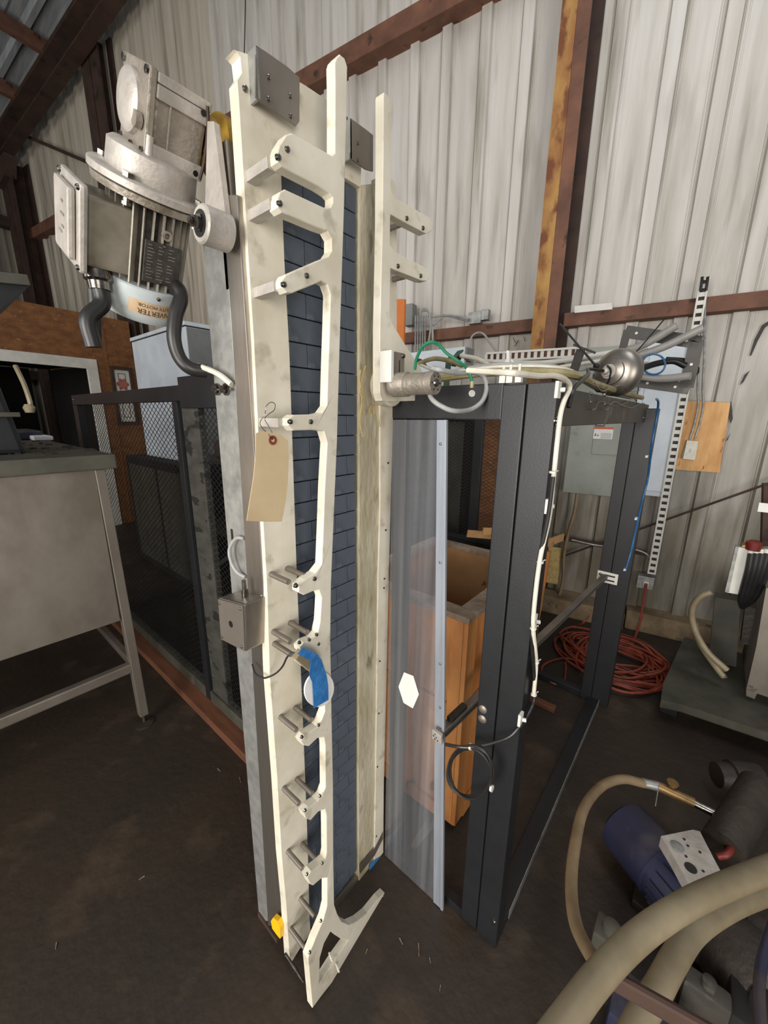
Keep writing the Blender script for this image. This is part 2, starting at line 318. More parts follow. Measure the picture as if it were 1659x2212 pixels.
# ================================================================== SETTING
def sheet_profile(u0, wd, ribs, dep):
    pts = [(u0, 0)]
    for c in ribs:
        a = u0 + c
        pts += [(a - .058, 0), (a - .056, -.006), (a - .052, -.006), (a - .050, 0), (a - .046, 0), (a - .038, -dep), (a + .038, -dep), (a + .046, 0), (a + .050, 0), (a + .052, -.006), (a + .056, -.006), (a + .058, 0)]
        pts += [(a + .065, 0), (a + .068, -.003), (a + .074, -.003), (a + .077, 0)]
    pts.append((u0 + wd, 0)); return sorted(set(pts))
def vertical_sheet(parent, u0, wd, z0, z1fn, mt, org, du, dn, dep=0.030):
    pr = sheet_profile(u0, wd, [wd * k / 3 + 0.07 for k in range(3)], dep); g = G(); vs = []; n = len(pr)
    for q in (0, 1):
        for (u, h) in pr:
            z = z0 if q == 0 else z1fn(u); vs.append(org + du * u - dn * h + V((0, 0, z)))
    for q in (0, 1):
        for (u, h) in pr:
            z = z0 if q == 0 else z1fn(u); vs.append(org + du * u - dn * (h - .004) + V((0, 0, z)))
    fs = [(i, i + 1, n + i + 1, n + i) for i in range(n - 1)] + [(2 * n + i + 1, 2 * n + i, 3 * n + i, 3 * n + i + 1) for i in range(n - 1)]
    g._add(vs, fs); return g.done('metal_sheet', mt, parent)
ROOF = lambda u: 6.06 + 0.14 * (u + 9.9)
UL = -9.9
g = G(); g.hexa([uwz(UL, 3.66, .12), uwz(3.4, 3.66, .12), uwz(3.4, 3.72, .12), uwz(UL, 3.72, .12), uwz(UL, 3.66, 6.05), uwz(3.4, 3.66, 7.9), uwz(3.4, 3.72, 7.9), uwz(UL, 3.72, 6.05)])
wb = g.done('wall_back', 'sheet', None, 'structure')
u = UL; k = 0
while u < 3.3:
    # sheets lap: alternate sheets sit a few millimetres proud
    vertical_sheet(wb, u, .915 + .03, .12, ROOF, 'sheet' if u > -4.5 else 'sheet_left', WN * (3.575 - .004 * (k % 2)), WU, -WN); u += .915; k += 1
g = G(); p0 = uwz(UL - .12, 3.7, 0); g.hexa([uwz(UL - .12, 3.7, 0), uwz(UL - .12, -4, 0), uwz(UL - .06, -4, 0), uwz(UL - .06, 3.7, 0), uwz(UL - .12, 3.7, 6.05), uwz(UL - .12, -4, 6.05), uwz(UL - .06, -4, 6.05), uwz(UL - .06, 3.7, 6.05)])
wl = g.done('wall_left', 'sheet_left', None, 'structure')
v = -3.5; k = 0
while v < 3.4:
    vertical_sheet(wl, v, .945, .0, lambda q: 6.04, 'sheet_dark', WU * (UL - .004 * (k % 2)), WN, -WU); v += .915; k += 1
# floor
g = G(); g.box((-11, -7, -.08), (5, 6, 0)); fl = g.done('floor', 'floor', None, 'structure')
# roof sheets (ceiling) ribbed along the slope
g = G()
g.hexa([uwz(UL - .1, -4.5, 6.12), uwz(4, -4.5, 6.12 + .14 * 13.9), uwz(4, 3.7, 6.12 + .14 * 13.9), uwz(UL - .1, 3.7, 6.12),
        uwz(UL - .1, -4.5, 6.18), uwz(4, -4.5, 6.18 + .14 * 13.9), uwz(4, 3.7, 6.18 + .14 * 13.9), uwz(UL - .1, 3.7, 6.18)])
ce = g.done('ceiling', 'roof', None, 'structure')
nn = 3.6
for k in range(9):
    g = G(); vs = []; w_ = .9
    for a in [(0, 0), (.06, 0), (.09, -.05), (.15, -.05), (.18, 0), (.30, 0), (.33, -.012), (.36, 0), (.45, 0), (.51, 0), (.54, -.05), (.60, -.05), (.63, 0), (.75, 0), (.78, -.012), (.81, 0), (.9, 0)]:
        for uu in (UL, 3.9):
            vs.append(uwz(uu, nn - a[0], 6.11 + .14 * (uu - UL) + a[1]))
    n = len(vs) // 2
    g._add(vs, [(2 * i, 2 * i + 1, 2 * i + 3, 2 * i + 2) for i in range(n - 1)]); g.done('roof_sheet', 'roof', ce); nn -= .9
TN = [0]
def trim(g, mt):
    TN[0] += 1; return g.done('trim_%d' % TN[0], mt, None, 'structure')
def wbar(u0, z0, u1, z1, wd, n0, n1, mt):     # bar lying against the back wall
    g = G(); a = uwz(u0, (n0 + n1) / 2, z0); b = uwz(u1, (n0 + n1) / 2, z1); g.bar(a, b, abs(n1 - n0), wd, WN); return trim(g, mt)
def cee(a, b, face, dep, web_mt):   # C-shaped girt between points a and b on the wall, open at the bottom
    g = G(); z = V((0, 0, 1)); h = face
    g.bar(a, b, .004, h, WN); g.bar(a + z * h / 2 + WN * dep / 2, b + z * h / 2 + WN * dep / 2, dep, .004, WN)
    g.bar(a - z * h / 2 + WN * dep / 2, b - z * h / 2 + WN * dep / 2, dep, .004, WN)
    g.bar(a + WN * dep - z * (h / 2 - .01), b + WN * dep - z * (h / 2 - .01), .004, .02, WN)
    return trim(g, web_mt)
cee(uwz(-6.4, 3.46, 2.33), uwz(-.69, 3.46, 2.33), .085, .11, 'rust')
cee(uwz(-.5, 3.46, 2.34), uwz(3.0, 3.46, 2.34), .09, .11, 'rust')
cee(uwz(UL, 3.43, 4.66), uwz(-.69, 3.43, 4.66), .15, .14, 'rust')
cee(uwz(-.5, 3.43, 4.66), uwz(3.0, 3.43, 4.66), .15, .14, 'rust')
# main column: yellowed flange edge, red web, dark far flange
g = G(); g.hexa([uwz(-.70, 3.34, .0), uwz(-.70, 3.32, 0), uwz(-.605, 3.32, 0), uwz(-.605, 3.34, 0)] + [uwz(-.70, 3.34, 7.3), uwz(-.70, 3.32, 7.3), uwz(-.605, 3.32, 7.3), uwz(-.605, 3.34, 7.3)])
col = trim(g, 'rust_yellow')
g = G(); g.hexa([uwz(-.604, 3.55, 0), uwz(-.604, 3.33, 0), uwz(-.594, 3.33, 0), uwz(-.594, 3.55, 0)] + [uwz(-.604, 3.55, 7.3), uwz(-.604, 3.33, 7.3), uwz(-.594, 3.33, 7.3), uwz(-.594, 3.55, 7.3)])
g.hexa([uwz(-.603, 3.325, 0), uwz(-.603, 3.318, 0), uwz(-.52, 3.318, 0), uwz(-.52, 3.325, 0)] + [uwz(-.603, 3.325, 7.3), uwz(-.603, 3.318, 7.3), uwz(-.52, 3.318, 7.3), uwz(-.52, 3.325, 7.3)])
g.done('column_web', 'rust', col)
g = G(); g.hexa([uwz(-.62, 3.56, 0), uwz(-.62, 3.53, 0), uwz(-.475, 3.53, 0), uwz(-.475, 3.56, 0)] + [uwz(-.62, 3.56, 7.3), uwz(-.62, 3.53, 7.3), uwz(-.475, 3.53, 7.3), uwz(-.475, 3.56, 7.3)])
g.done('column_far_flange', 'rust_dark', col)
# wind column further left, corner column, rafter, purlins, left wall girts
def hcol(u0, u1, n0, n1, z1, mt):
    g = G(); t = .02
    for a, b, c, d in ((u0, u1, n0, n0 + t), (u0, u1, n1 - t, n1), ((u0 + u1) / 2 - .01, (u0 + u1) / 2 + .01, n0, n1)):
        g.hexa([uwz(a, c, 0), uwz(b, c, 0), uwz(b, d, 0), uwz(a, d, 0), uwz(a, c, z1), uwz(b, c, z1), uwz(b, d, z1), uwz(a, d, z1)])
    return trim(g, mt)
hcol(-6.74, -6.30, 3.36, 3.56, 6.3, 'rust_dark')
hcol(-9.68, -9.22, 3.26, 3.54, 5.7, 'rust_dark')
g = G()
for dz, h in ((0, .02), (.32, .02)):
    g.bar(uwz(-9.75, 3.24, 5.62 + dz), uwz(3.2, 3.24, 5.62 + dz + .13 * 12.95), .17, h, WN)
g.bar(uwz(-9.75, 3.24, 5.78), uwz(3.2, 3.24, 5.78 + .13 * 12.95), .02, .32, V((0, 0, 1))); trim(g, 'rust_dark')
g = G()   # haunch of the rafter at the corner column
g.prism([[uwz(-9.6, 3.18, 5.62), uwz(-9.1, 3.18, 5.68), uwz(-9.25, 3.18, 5.4), uwz(-9.6, 3.18, 5.3)]], WN * .16); trim(g, 'rust_dark')
for uu in (-9.4, -8.35, -7.28, -6.2, -5.1):
    g = G(); zz = ROOF(uu) - .09; g.bar(uwz(uu, 3.5, zz), uwz(uu, -4.2, zz), .17, .08, V((0, 0, 1))); trim(g, 'rust')
for zz in (2.3, 4.85):
    g = G(); g.bar(uwz(UL + .12, 3.4, zz), uwz(UL + .12, -3.8, zz), .16, .18, V((0, 0, 1))); trim(g, 'rust_dark')
# concrete curb under the back wall, broken into lengths
g = G(); g.hexa([uwz(-9.9, 3.30, 0), uwz(.2, 3.30, 0), uwz(.2, 3.7, 0), uwz(-9.9, 3.7, 0), uwz(-9.9, 3.34, .13), uwz(.2, 3.34, .13), uwz(.2, 3.7, .13), uwz(-9.9, 3.7, .13)], .012); trim(g, 'curb')
g = G(); g.hexa([uwz(.21, 3.36, 0), uwz(3.4, 3.36, 0), uwz(3.4, 3.7, 0), uwz(.21, 3.7, 0), uwz(.21, 3.42, .13), uwz(3.4, 3.42, .13), uwz(3.4, 3.7, .13), uwz(.21, 3.7, .13)], .012); trim(g, 'curb')
# ------------------------------------------------ brown boarded office wall with a door opening
DP = -6.3
def L_(x, y, d=DP): return leftpl(x, y, d)
def lw(n, z, off=0): return WU * (DP + off) + WN * n + V((0, 0, z))
nT = L_(277, 694).dot(WN); zT = L_(200, 680).z
nD = L_(206, 777).dot(WN); zD = L_(206, 777).z; nD0 = nD - 1.35
def lbox(g, n0, n1, z0, z1, o0, o1, bev=0):
    return g.hexa([lw(n0, z0, o0), lw(n1, z0, o0), lw(n1, z0, o1), lw(n0, z0, o1), lw(n0, z1, o0), lw(n1, z1, o0), lw(n1, z1, o1), lw(n0, z1, o1)], bev)
g = G(); lbox(g, nD, nT, 0, zT, -.1, 0); lbox(g, -4, nD0, 0, zT, -.1, 0); lbox(g, nD0, nD, zD, zT, -.1, 0)
lbox(g, nT - .1, nT, 0, zT, -2.6, -.1)
wo = g.done('wall_office', 'osb', None, 'structure')
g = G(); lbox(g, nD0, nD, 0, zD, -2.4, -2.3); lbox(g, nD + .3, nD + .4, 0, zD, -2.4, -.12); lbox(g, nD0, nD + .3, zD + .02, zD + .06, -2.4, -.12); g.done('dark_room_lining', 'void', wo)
g = G(); cw = .13
lbox(g, nD - cw, nD, 0, zD - .001, 0, .03, .005); lbox(g, nD0, nD, zD - cw, zD, 0.001, .032, .005); lbox(g, nD0 - cw, nD0, 0, zD, 0, .03, .005)
g.done('door_1', 'white', None, 'structure')
for nb in (nD0 + .1, nD + .12):
    g = G(); lbox(g, nb, nb + .03, 0 if nb > nD else zD, zT, 0, .015); g.done('batten', 'osb', wo)
fr = thing('framed_picture', L_(262, 905), 'framed rose picture with brown wooden frame hung beside the dark doorway', 'picture')
a = L_(234, 790); b = L_(283, 800); c = L_(289, 917)
n0, n1, z0, z1 = a.dot(WN), b.dot(WN), c.z, a.z
g = G(); fw = .045
lbox(g, n0, n0 + fw, z0, z1, .0, .04, .004); lbox(g, n1 - fw, n1, z0, z1, 0, .04, .004); lbox(g, n0 + fw, n1 - fw, z1 - fw, z1, 0, .038); lbox(g, n0 + fw, n1 - fw, z0, z0 + fw, 0, .038); g.done('frame', 'rust_dark', fr)
g = G(); lbox(g, n0 + fw, n1 - fw, z0 + fw, z1 - fw, 0, .015); g.done('mount', 'white', fr)
g = G(); m0, m1 = n0 + fw + .05, n1 - fw - .05; zc = z1 - .14 - (z1 - z0) * .12
for k in range(7):
    t = k * 2 * math.pi / 6; rr = 0 if k == 6 else .055
    g.lathe(lw((m0 + m1) / 2 + rr * math.cos(t), zc + rr * math.sin(t), .015), WU, [(0, .03), (.004, .026), (.006, .008)], 10)
g.done('rose_print', 'floral', fr)
g = G()
for zz in (z1 - .10, z0 + .1, zc - .13): lbox(g, m0, m1, zz, zz + .012, .015, .018)
lbox(g, m0, m0 + .012, z0 + .1, z1 - .1, .015, .018); lbox(g, m1 - .012, m1, z0 + .1, z1 - .1, .015, .018); g.done('mount_line', 'panel_side', fr)

# ================================================================== UPRIGHT CONVEYOR
XP, XF = -.72, -.635
cv = thing('conveyor', (-.80, .66, 0), 'upright slat-belt conveyor with white plastic side plates and dark blue-grey belt, standing on end', 'conveyor')
def PX(pts, X): return [aX(x, y, X + max(0, y - 1850) / 300 * .036) for x, y in pts]
def PY(pts, X): return [aX(x, y, X) for x, y in pts]
# left and right side plates, top plate
Lp = [(504, 107), (511, 112), (519, 122), (523, 158), (513, 174), (516, 211), (527, 391), (537, 560), (549, 741), (558, 931), (569, 1129), (577, 1261), (583, 1460), (599, 1681), (609, 1850), (619, 1960), (622, 2013), (627, 2083),
      (646, 2052), (671, 2015), (669, 1990), (663, 1778), (652, 1500), (641, 1240), (625, 760), (614, 560), (607, 372), (735, 378), (779, 405), (781, 330), (800, 300), (760, 262), (735, 235), (660, 185), (560, 125)]
lp = G().prism([PY(Lp, XP)], (-.028, 0, 0), 0).done('side_plate', 'hdpe', cv, label='left white plastic side plate and head plate')
Rp = [(779, 400), (800, 400), (835, 385), (848, 388), (857, 402), (857, 770), (850, 900), (840, 1240), (829, 1700), (827, 1850), (776, 1905), (775, 1700), (777, 1240), (777, 700)]
rp = G().prism([PY([(779, 400), (822, 395), (822, 900), (822, 1100), (818, 1240), (812, 1700), (809, 1868), (776, 1904), (775, 1700), (777, 1240), (777, 700)], XP)], (-.028, 0, 0)).done('side_plate', 'hdpe_old', cv, label='right worn white plastic side plate')
G().prism([PY([(822, 380), (835, 380), (850, 390), (857, 405), (857, 770), (849, 900), (840, 1240), (829, 1700), (828, 1848), (809, 1868), (812, 1700), (818, 1240), (822, 1100)], XP + .006)], (-.030, 0, 0)).done('edge_strip', 'hdpe', cv)
# lower cross bar and foot of the head end
# belt modules, brick laid
y0b, y1b = .541, .750; zt = 2.128; pitch = .0508; i = 0
pr = {}
z = zt - pitch
while z > .04:
    sh = (z - 1.1) * .012
    a0 = y0b + sh - (.02 if z < .4 else .004); a1 = y1b + sh * .9
    seg = [a0, a0 + .055, a0 + .135, a1] if i % 2 else [a0, a0 + .10, a1 - .035, a1]
    for j in range(3):
        key = (i % 2, j)
        g = G(); zb = z + .0012
        g.box((XP - .022, seg[j] + .0008, zb), (XP - .008, seg[j + 1] - .0008, z + pitch - .0012), .0016)
        # hinge knuckle at the joint
        if j == 1: g.box((XP - .0085, (seg[j] + seg[j + 1]) / 2 - .012, zb + .002), (XP - .0065, (seg[j] + seg[j + 1]) / 2 + .012, zb + .006))
        g.done('belt_module', 'belt', cv)
    z -= pitch; i += 1
G().box((XP - .045, .535, .03), (XP - .0235, .765, 2.13)).done('belt_bed', 'black', cv)
# stainless side channel and back frame
def ycol(xl0, y0, xr0, xl1, y1, xr1, Y, th):
    a = aY(xl0, y0, Y); b = aY(xr0, y0, Y); c = aY(xl1, y1, Y); d = aY(xr1, y1, Y); t = V((0, th, 0))
    return [c, d, d + t, c + t, a, b, b + t, a + t]
G().hexa(ycol(483, 420, 512, 579, 2000, 618, .452, .02), .002).done('side_frame', 'steel', cv, label='stainless side frame on the left')
G().hexa([V((-.80, .472, .03)), V((-.757, .472, .03)), V((-.757, .86, .03)), V((-.80, .86, .03)), V((-.80, .472, 2.08)), V((-.757, .472, 2.08)), V((-.757, .86, 2.08)), V((-.80, .86, 2.08))]).done('back_pan', 'steel_dull', cv)
G().hexa(ycol(434, 490, 486, 560, 1990, 588, .456, .05), .002).done('mounting_channel', 'galv', cv, label='galvanised strut at the back edge')
G().box((-.895, .80, .0), (-.81, .85, 1.9), .002).done('mounting_channel', 'galv', cv)
G().box((-.905, .45, .0), (-.80, .86, .018), .002).done('base_plate', 'rust_dark', cv)
g = G(); q = aY(501, 1155, .455); g.box((q.x - .004, .4545, q.z - .014), (q.x + .004, .457, q.z + .014)).done('slot', 'black', cv)
# guide rails
rail = [(705, 150), (708, 140), (716, 131), (727, 140), (733, 158), (732, 260), (729, 376), (727, 470), (723, 605), (720, 711), (717, 831), (714, 952), (706, 1156), (702, 1261), (701, 1379), (703, 1470), (705, 1561), (708, 1680), (709, 1832), (711, 1941),
        (717.6, 1961), (727, 1978), (744, 1985.7), (763, 1977), (783, 1961), (808, 1930), (838, 1902.5), (857, 1883), (867, 1891), (860, 1908), (838, 1938), (819, 1969), (797, 1999), (777, 2030), (752, 2049.5), (727, 2083), (700, 2116), (680, 2141), (664, 2162),
        (661, 2130), (654, 2055), (669, 2016), (688, 1972), (695, 1944), (695, 1884),
        (683, 1885), (665, 1900), (658, 1897), (652, 1883), (661, 1869), (680, 1855), (691, 1845), (694, 1830),
        (693, 1751), (690, 1737), (676, 1742), (659.5, 1760), (649, 1757), (644, 1745), (655, 1733), (673, 1720), (684, 1708), (691, 1690), (690, 1600),
        (687, 1583), (673, 1585), (655, 1602), (643, 1600), (637, 1591), (646, 1579), (673, 1561), (682, 1546), (689, 1528), (688, 1500),
        (680, 1440), (660, 1432), (648, 1436), (635, 1425), (631, 1412), (640, 1402), (636, 1400), (634, 1390), (643, 1380), (661, 1373), (673, 1361), (678, 1337), (681, 1285),
        (675, 1268), (661, 1272), (643, 1279.5), (631, 1273), (632, 1258), (646, 1246), (667, 1233), (681, 1215), (684, 1141), (687, 1050), (692, 955),
        (685, 931), (667, 928), (619, 929.5), (608, 919), (608, 904), (619, 896), (667, 895), (680, 892), (691, 877), (693, 801), (696, 711), (698, 640),
        (691, 619), (679, 612), (667, 617.5), (616, 638), (604, 637), (594, 626), (593, 611), (601, 599), (679, 565), (692, 560), (700, 548), (700, 522),
        (691, 506), (673, 500), (610, 474), (592, 468), (583, 458), (583, 437), (588, 424), (599, 418), (688, 458), (697, 455), (702, 446), (702, 434), (695, 426), (673, 412), (592, 371), (583, 362), (581, 345), (587, 325), (601, 303), (613, 299), (700, 346), (706, 340), (706, 200)]
hole = [(703, 1999), (689, 2024), (680, 2055), (679, 2110), (689, 2096), (713, 2058), (742, 2018), (727, 2016), (713, 2007)]
lr = G().prism([PX(rail, XF - .022)] + [PX(hole, XF - .022)], (.022, 0, 0), .0028).done('guide_rail', 'hdpe', cv, label='left white guide rail with short arms and forked foot')
rr_ = [(811, 216), (812, 211), (820, 217), (826, 230), (829, 253), (828.5, 331), (828, 415), (836, 434), (896, 466), (915, 478), (920, 490), (917, 504), (905, 510), (867, 491), (828, 470), (826.7, 480), (827, 534), (836, 548), (902, 581), (914, 590), (915, 602), (906, 611), (896, 610), (828, 584), (826.7, 687), (832.8, 702), (863, 750), (897, 800), (898, 850), (887, 866), (821, 868), (811, 866), (806, 850), (805.6, 831), (805.6, 711), (810, 500), (811, 330)]
G().prism([PX(rr_, XF - .022)], (.022, 0, 0), .0028).done('guide_rail', 'hdpe', cv, label='right white guide rail with two arms')
# stand-off rods
def standoff(px, py, ln=.063, r=.0065, sq=False, X=XP):
    p = aX(px, py, X); e = p + V((ln, 0, 0)); g = G()
    if sq: g.bar(p, e, .017, .017)
    else: g.cyl(p, e, r, 12)
    g.done('standoff', 'cast_bright' if sq else 'steel_dull', cv); return e
for px, py in ((541, 386), (546, 469), (556, 635), (567, 912)): standoff(px, py, .066, sq=True)
for px, py in ((585, 1240), (620, 1228), (590, 1364), (626, 1345), (592, 1390), (605, 1548), (637, 1528), (612, 1702), (640, 1682), (621, 1838), (652, 1822), (648, 1940), (627, 2005), (800, 1893),
               (838, 495), (862, 480), (845, 605)):
    standoff(px, py, .066)
# bolts in the guide rails and plates
for px, py in ((620, 323), (601, 340), (604, 440), (613, 615), (662, 596), (627, 911), (671, 911), (639, 1265), (679, 1250), (647, 1388), (668, 1382), (684, 1371), (688, 1391), (652, 1592), (688, 1566), (659, 1750), (691, 1719), (663, 1888), (696, 1864), (693, 1989), (669, 2057), (828, 1937), (878, 472), (913, 493), (859, 575), (908, 596)):
    screw_at(PX([(px, py)], XF)[0], (1, 0, 0), .0058 if py < 1300 else .0045, cv)
for px, py in ((529, 192), (848, 403)): screw_at(aX(px, py, XP), (1, 0, 0), .006, cv)
for px, py in ((820, 1428), (818, 1541), (815, 1656), (813, 1806), (833, 1145), (830, 1250), (829, 1270), (838, 1000)):
    screw_at(aX(px, py, XP + .006), (1, 0, 0), .0035, cv, 'screw_hole', 'black')
# bent metal brackets at the head
def bracket(c, xb, name_label):
    X0 = xb; p = [aX(x, y, X0) for x, y in c]
    g = G(); g.prism([p], (-.004, 0, 0), .001); o = g.done('head_bracket', 'steel_dull', cv, label=name_label); return o
bracket([(553, 98), (575, 112), (622, 145), (647, 168), (647, 262), (640, 272), (560, 217), (553, 208)], XP + .024, 'left bent steel bracket')
g = G(); a = aX(553, 98, XP + .024); b = aX(553, 208, XP + .024); g.hexa([V((XP, a.y - .001, b.z)), V((XP + .024, a.y - .001, b.z)), V((XP + .024, a.y + .003, b.z)), V((XP, a.y + .003, b.z)), V((XP, a.y - .001, a.z)), V((XP + .024, a.y - .001, a.z)), V((XP + .024, a.y + .003, a.z)), V((XP, a.y + .003, a.z))]); g.done('head_bracket', 'galv', cv)
for px, py in ((580, 167), (580, 214), (627, 208), (628, 251)): screw_at(aX(px, py, XP + .024), (1, 0, 0), .0042, cv)
bracket([(757, 255), (791, 280), (806, 292), (806, 370), (790, 365), (757, 342)], XP + .03, 'right bent steel bracket')
g = G(); a = aX(757, 255, XP + .03); b = aX(757, 342, XP + .03); g.box((XP, a.y - .001, b.z), (XP + .03, a.y + .003, a.z)); g.done('head_bracket', 'galv', cv)
for px, py in ((773, 309), (773, 346)): screw_at(aX(px, py, XP + .03), (1, 0, 0), .004, cv)
screw_at(aX(747, 258, XP), (0, 0, 1), .006, cv)
# return roller behind the right guide rail with fibres round it
q = aX(826, 835, XP)
G().lathe(q + V((0.0, 0, 0)), (1, 0, 0), [(0, .05), (.004, .053), (.035, .053), (.04, .048)], 32).done('roller', 'hdpe', cv)
g = G()
for pts in ([(779, 800), (776, 820), (782, 850), (780, 880), (777, 905), (780, 930), (784, 944)], [(783, 850), (786, 862), (781, 880), (786, 893)], [(797, 888), (802, 878), (812, 876), (815, 890), (818, 905), (821, 921)], [(798, 884), (797, 895), (803, 880)], [(806, 880), (808, 893), (811, 884)], [(790, 790), (782, 812), (778, 840), (782, 862)]):
    g.tube([aX(x, y, XP + .024) for x, y in pts], .0016, 5, 4)
tag(g.done('straw_fibres', 'straw', None), 'frayed straw-coloured fibres hanging off the conveyor roller', 'fibres')
# spring plungers / bottom hardware
g = G(); q = aX(820, 1975, XF + .015); g.cyl(q + V((-.03, 0, 0)), q + V((.035, 0, 0)), .010, 12); g.cyl(q + V((.03, -.0, .0)), q + V((.036, 0, 0)), .014, 12); g.done('rail_clamp', 'pump_dark', cv)
for px, py in ((711, 2058), (726, 2082), (790, 2012)):
    g = G(); q = PX([(px, py)], XF)[0]; g.tube([q, q + V((.012, -.004, .0)), q + V((.014, -.002, -.012))], .003, 6, 3); g.done('clip', 'cable_white', cv)
g = G(); g.cyl(aX(616, 2060, XP), aX(655, 2120, XP + .06), .004, 8); g.cyl(aX(636, 2100, XP + .03), aX(642, 2090, XP + .03), .006, 8); g.done('tie_rod', 'chrome', cv)
# bolt through the strut, loop cable, switch box
for px, py in ((466, 841), (485, 841)):
    q = aY(px, py, .45); G().lathe(q + V((0, .005, 0)), (0, -1, 0), [(0, .013), (.004, .013), (.004, .008), (.012, .008)], 12).done('bolt', 'chrome', cv)
q = aY(485, 841, .45); G().cyl(q, q + V((.03, -.003, 0)), .003, 8).done('bolt', 'chrome', cv)
g = G(); g.tube([aY(527, 1163, .452), aY(510, 1163, .446), aY(496, 1185, .44), aY(499, 1212, .44), aY(512, 1235, .445), aY(530, 1247, .452)], .0042, 8, 6); g.done('wire_loop', 'cable_grey', cv)
g = G(); g.tube([aY(427, 790, .44), aY(450, 798, .44), aY(475, 810, .44), aY(500, 830, .448)], .006, 8, 6); g.done('grey_cable', 'cable_white', cv)
sb = thing('switch_box', aY(510, 1400, .43), 'small square dull steel junction box bolted on the conveyor strut', 'box')
a = aY(472, 1291, .40); b = aY(528, 1306, .40); c = aY(532, 1408, .40); d = aY(479, 1381, .40)
t = V((0, .062, 0))
G().hexa([d, c, c + t, d + t, a, b, b + t, a + t], .004).done('body', 'steel', sb)
G().hexa([d.lerp(b, .02) + V((0, -.003, 0)), c.lerp(a, .02) + V((0, -.003, 0)), c.lerp(a, .02), d.lerp(b, .02), a.lerp(c, .02) + V((0, -.003, 0)), b.lerp(d, .02) + V((0, -.003, 0)), b.lerp(d, .02), a.lerp(c, .02)]).done('cover_plate', 'steel_dull', sb)
cc = (a + b + c + d) / 4 + V((0, -.0035, 0)); G().lathe(cc, (0, -1, 0), [(0, .008), (.0008, .008)], 14).done('knockout', 'black', sb)
for q in (a.lerp(c, .1), c.lerp(a, .1), b.lerp(d, .1), d.lerp(b, .1)): screw_at(q + V((0, -.003, 0)), (0, -1, 0), .004, sb)
g = G(); q = aY(530, 1292, .43); g.cyl(q, q + V((0, 0, .02)), .008, 10); g.cyl(q + V((0, 0, .02)), q + V((0, 0, .045)), .005, 10); g.done('cable_gland', 'chrome', sb)
# yellow end cap low on the left, mustard bearing behind the head
g = G(); g.prism([[aY(x, y, .43) for x, y in ((585, 1990), (590, 1982), (600, 1990), (605, 2005), (605, 2028), (598, 2020), (588, 2006))]], (0, .014, 0), .002); tag(g.done('foot_cap', 'yellow', None), 'bright yellow plastic cap on the floor beside the conveyor foot', 'cap')
brg = thing('flange_bearing', aY(485, 400, .50), 'mustard yellow flange bearing behind the gearmotor arm', 'bearing')
q = aY(484, 330, .50)
G().lathe(q, (0, -1, 0), [(0, .055), (.02, .055), (.03, .042), (.045, .040), (.046, .026)], 24).done('housing', 'yellow_old', brg)
G().lathe(q + V((0, -.03, 0)), (0, -1, 0), [(0, .024), (.02, .024), (.021, .012), (.03, .012)], 20).done('shaft_end', 'chrome', brg)

# ================================================================== BIG GEARMOTOR
TH = math.radians(33)
adn = V((-math.sin(TH), 0, -math.cos(TH))); aft = V((math.cos(TH), 0, -math.sin(TH))); ay = V((0, 1, 0))
GC = V((-.864, .3955, 2.133))      # gearbox centre
gm = thing('gearmotor', GC, 'large grey finned gearmotor hanging beside the head of the conveyor', 'motor')
def gp(f, y, d): return GC + aft * f + ay * y + adn * d
def gbox(lo, hi, bev=0): return G().box(lo, hi, bev, (GC, aft, ay, adn))
gbox((-.052, -.036, -.055), (.048, .052, .05), .006).done('gearbox', 'cast', gm)
gbox((-.058, -.048, -.066), (.056, -.0365, .056), .003).done('end_cover', 'cast', gm, label='ribbed end cover of the gearbox')
g = gbox((-.05, -.036, -.064), (.056, .054, -.050), .003); g.done('gearbox_rib', 'cast_bright', gm)
gbox((.040, -.036, -.0495), (.056, .053, -.030), .003).done('gearbox_rib', 'cast_bright', gm)
gbox((.040, -.036, .030), (.058, .053, .054), .003).done('gearbox_rib', 'cast_bright', gm)
for y_ in (-.046, -.012):
    gbox((.0482, y_, -.050), (.052, y_ + .003, .052), .001).done('gearbox_seam', 'cast', gm)
G().lathe(gp(-.006, -.048, -.008), -ay, [(0, .044), (.008, .044), (.012, .040), (.016, .026), (.017, .004)], 32).done('round_cover', 'cast_bright', gm)
G().lathe(gp(.036, -.050, .010), -ay, [(0, .012), (.010, .012)], 14).done('oil_plug', 'cast', gm)
for f, d in ((-.050, -.058), (.048, -.058), (-.050, .048), (.048, .048), (.0, .050)):
    G().lathe(gp(f, -.046, d), -ay, [(0, .006), (.006, .006), (.007, .003)], 6).done('bolt', 'chrome', gm)
g = G(); q = gp(.05, .052, -.05); g.tube([gp(.057, .045, -.058), gp(.059, .05, -.03), gp(.059, .052, .02), gp(.060, .048, .05)], .003, 6, 4); g.done('sealant_bead', 'rust_dark', gm)
for d in (-.046, .044): G().lathe(gp(.0575, .040, d), aft, [(0, .005), (.0008, .005)], 12).done('bolt_hole', 'black', gm)
G().cyl(gp(.052, -.040, .022), gp(.054, -.040, .060), .007, 12).done('drain_boss', 'cast_bright', gm)
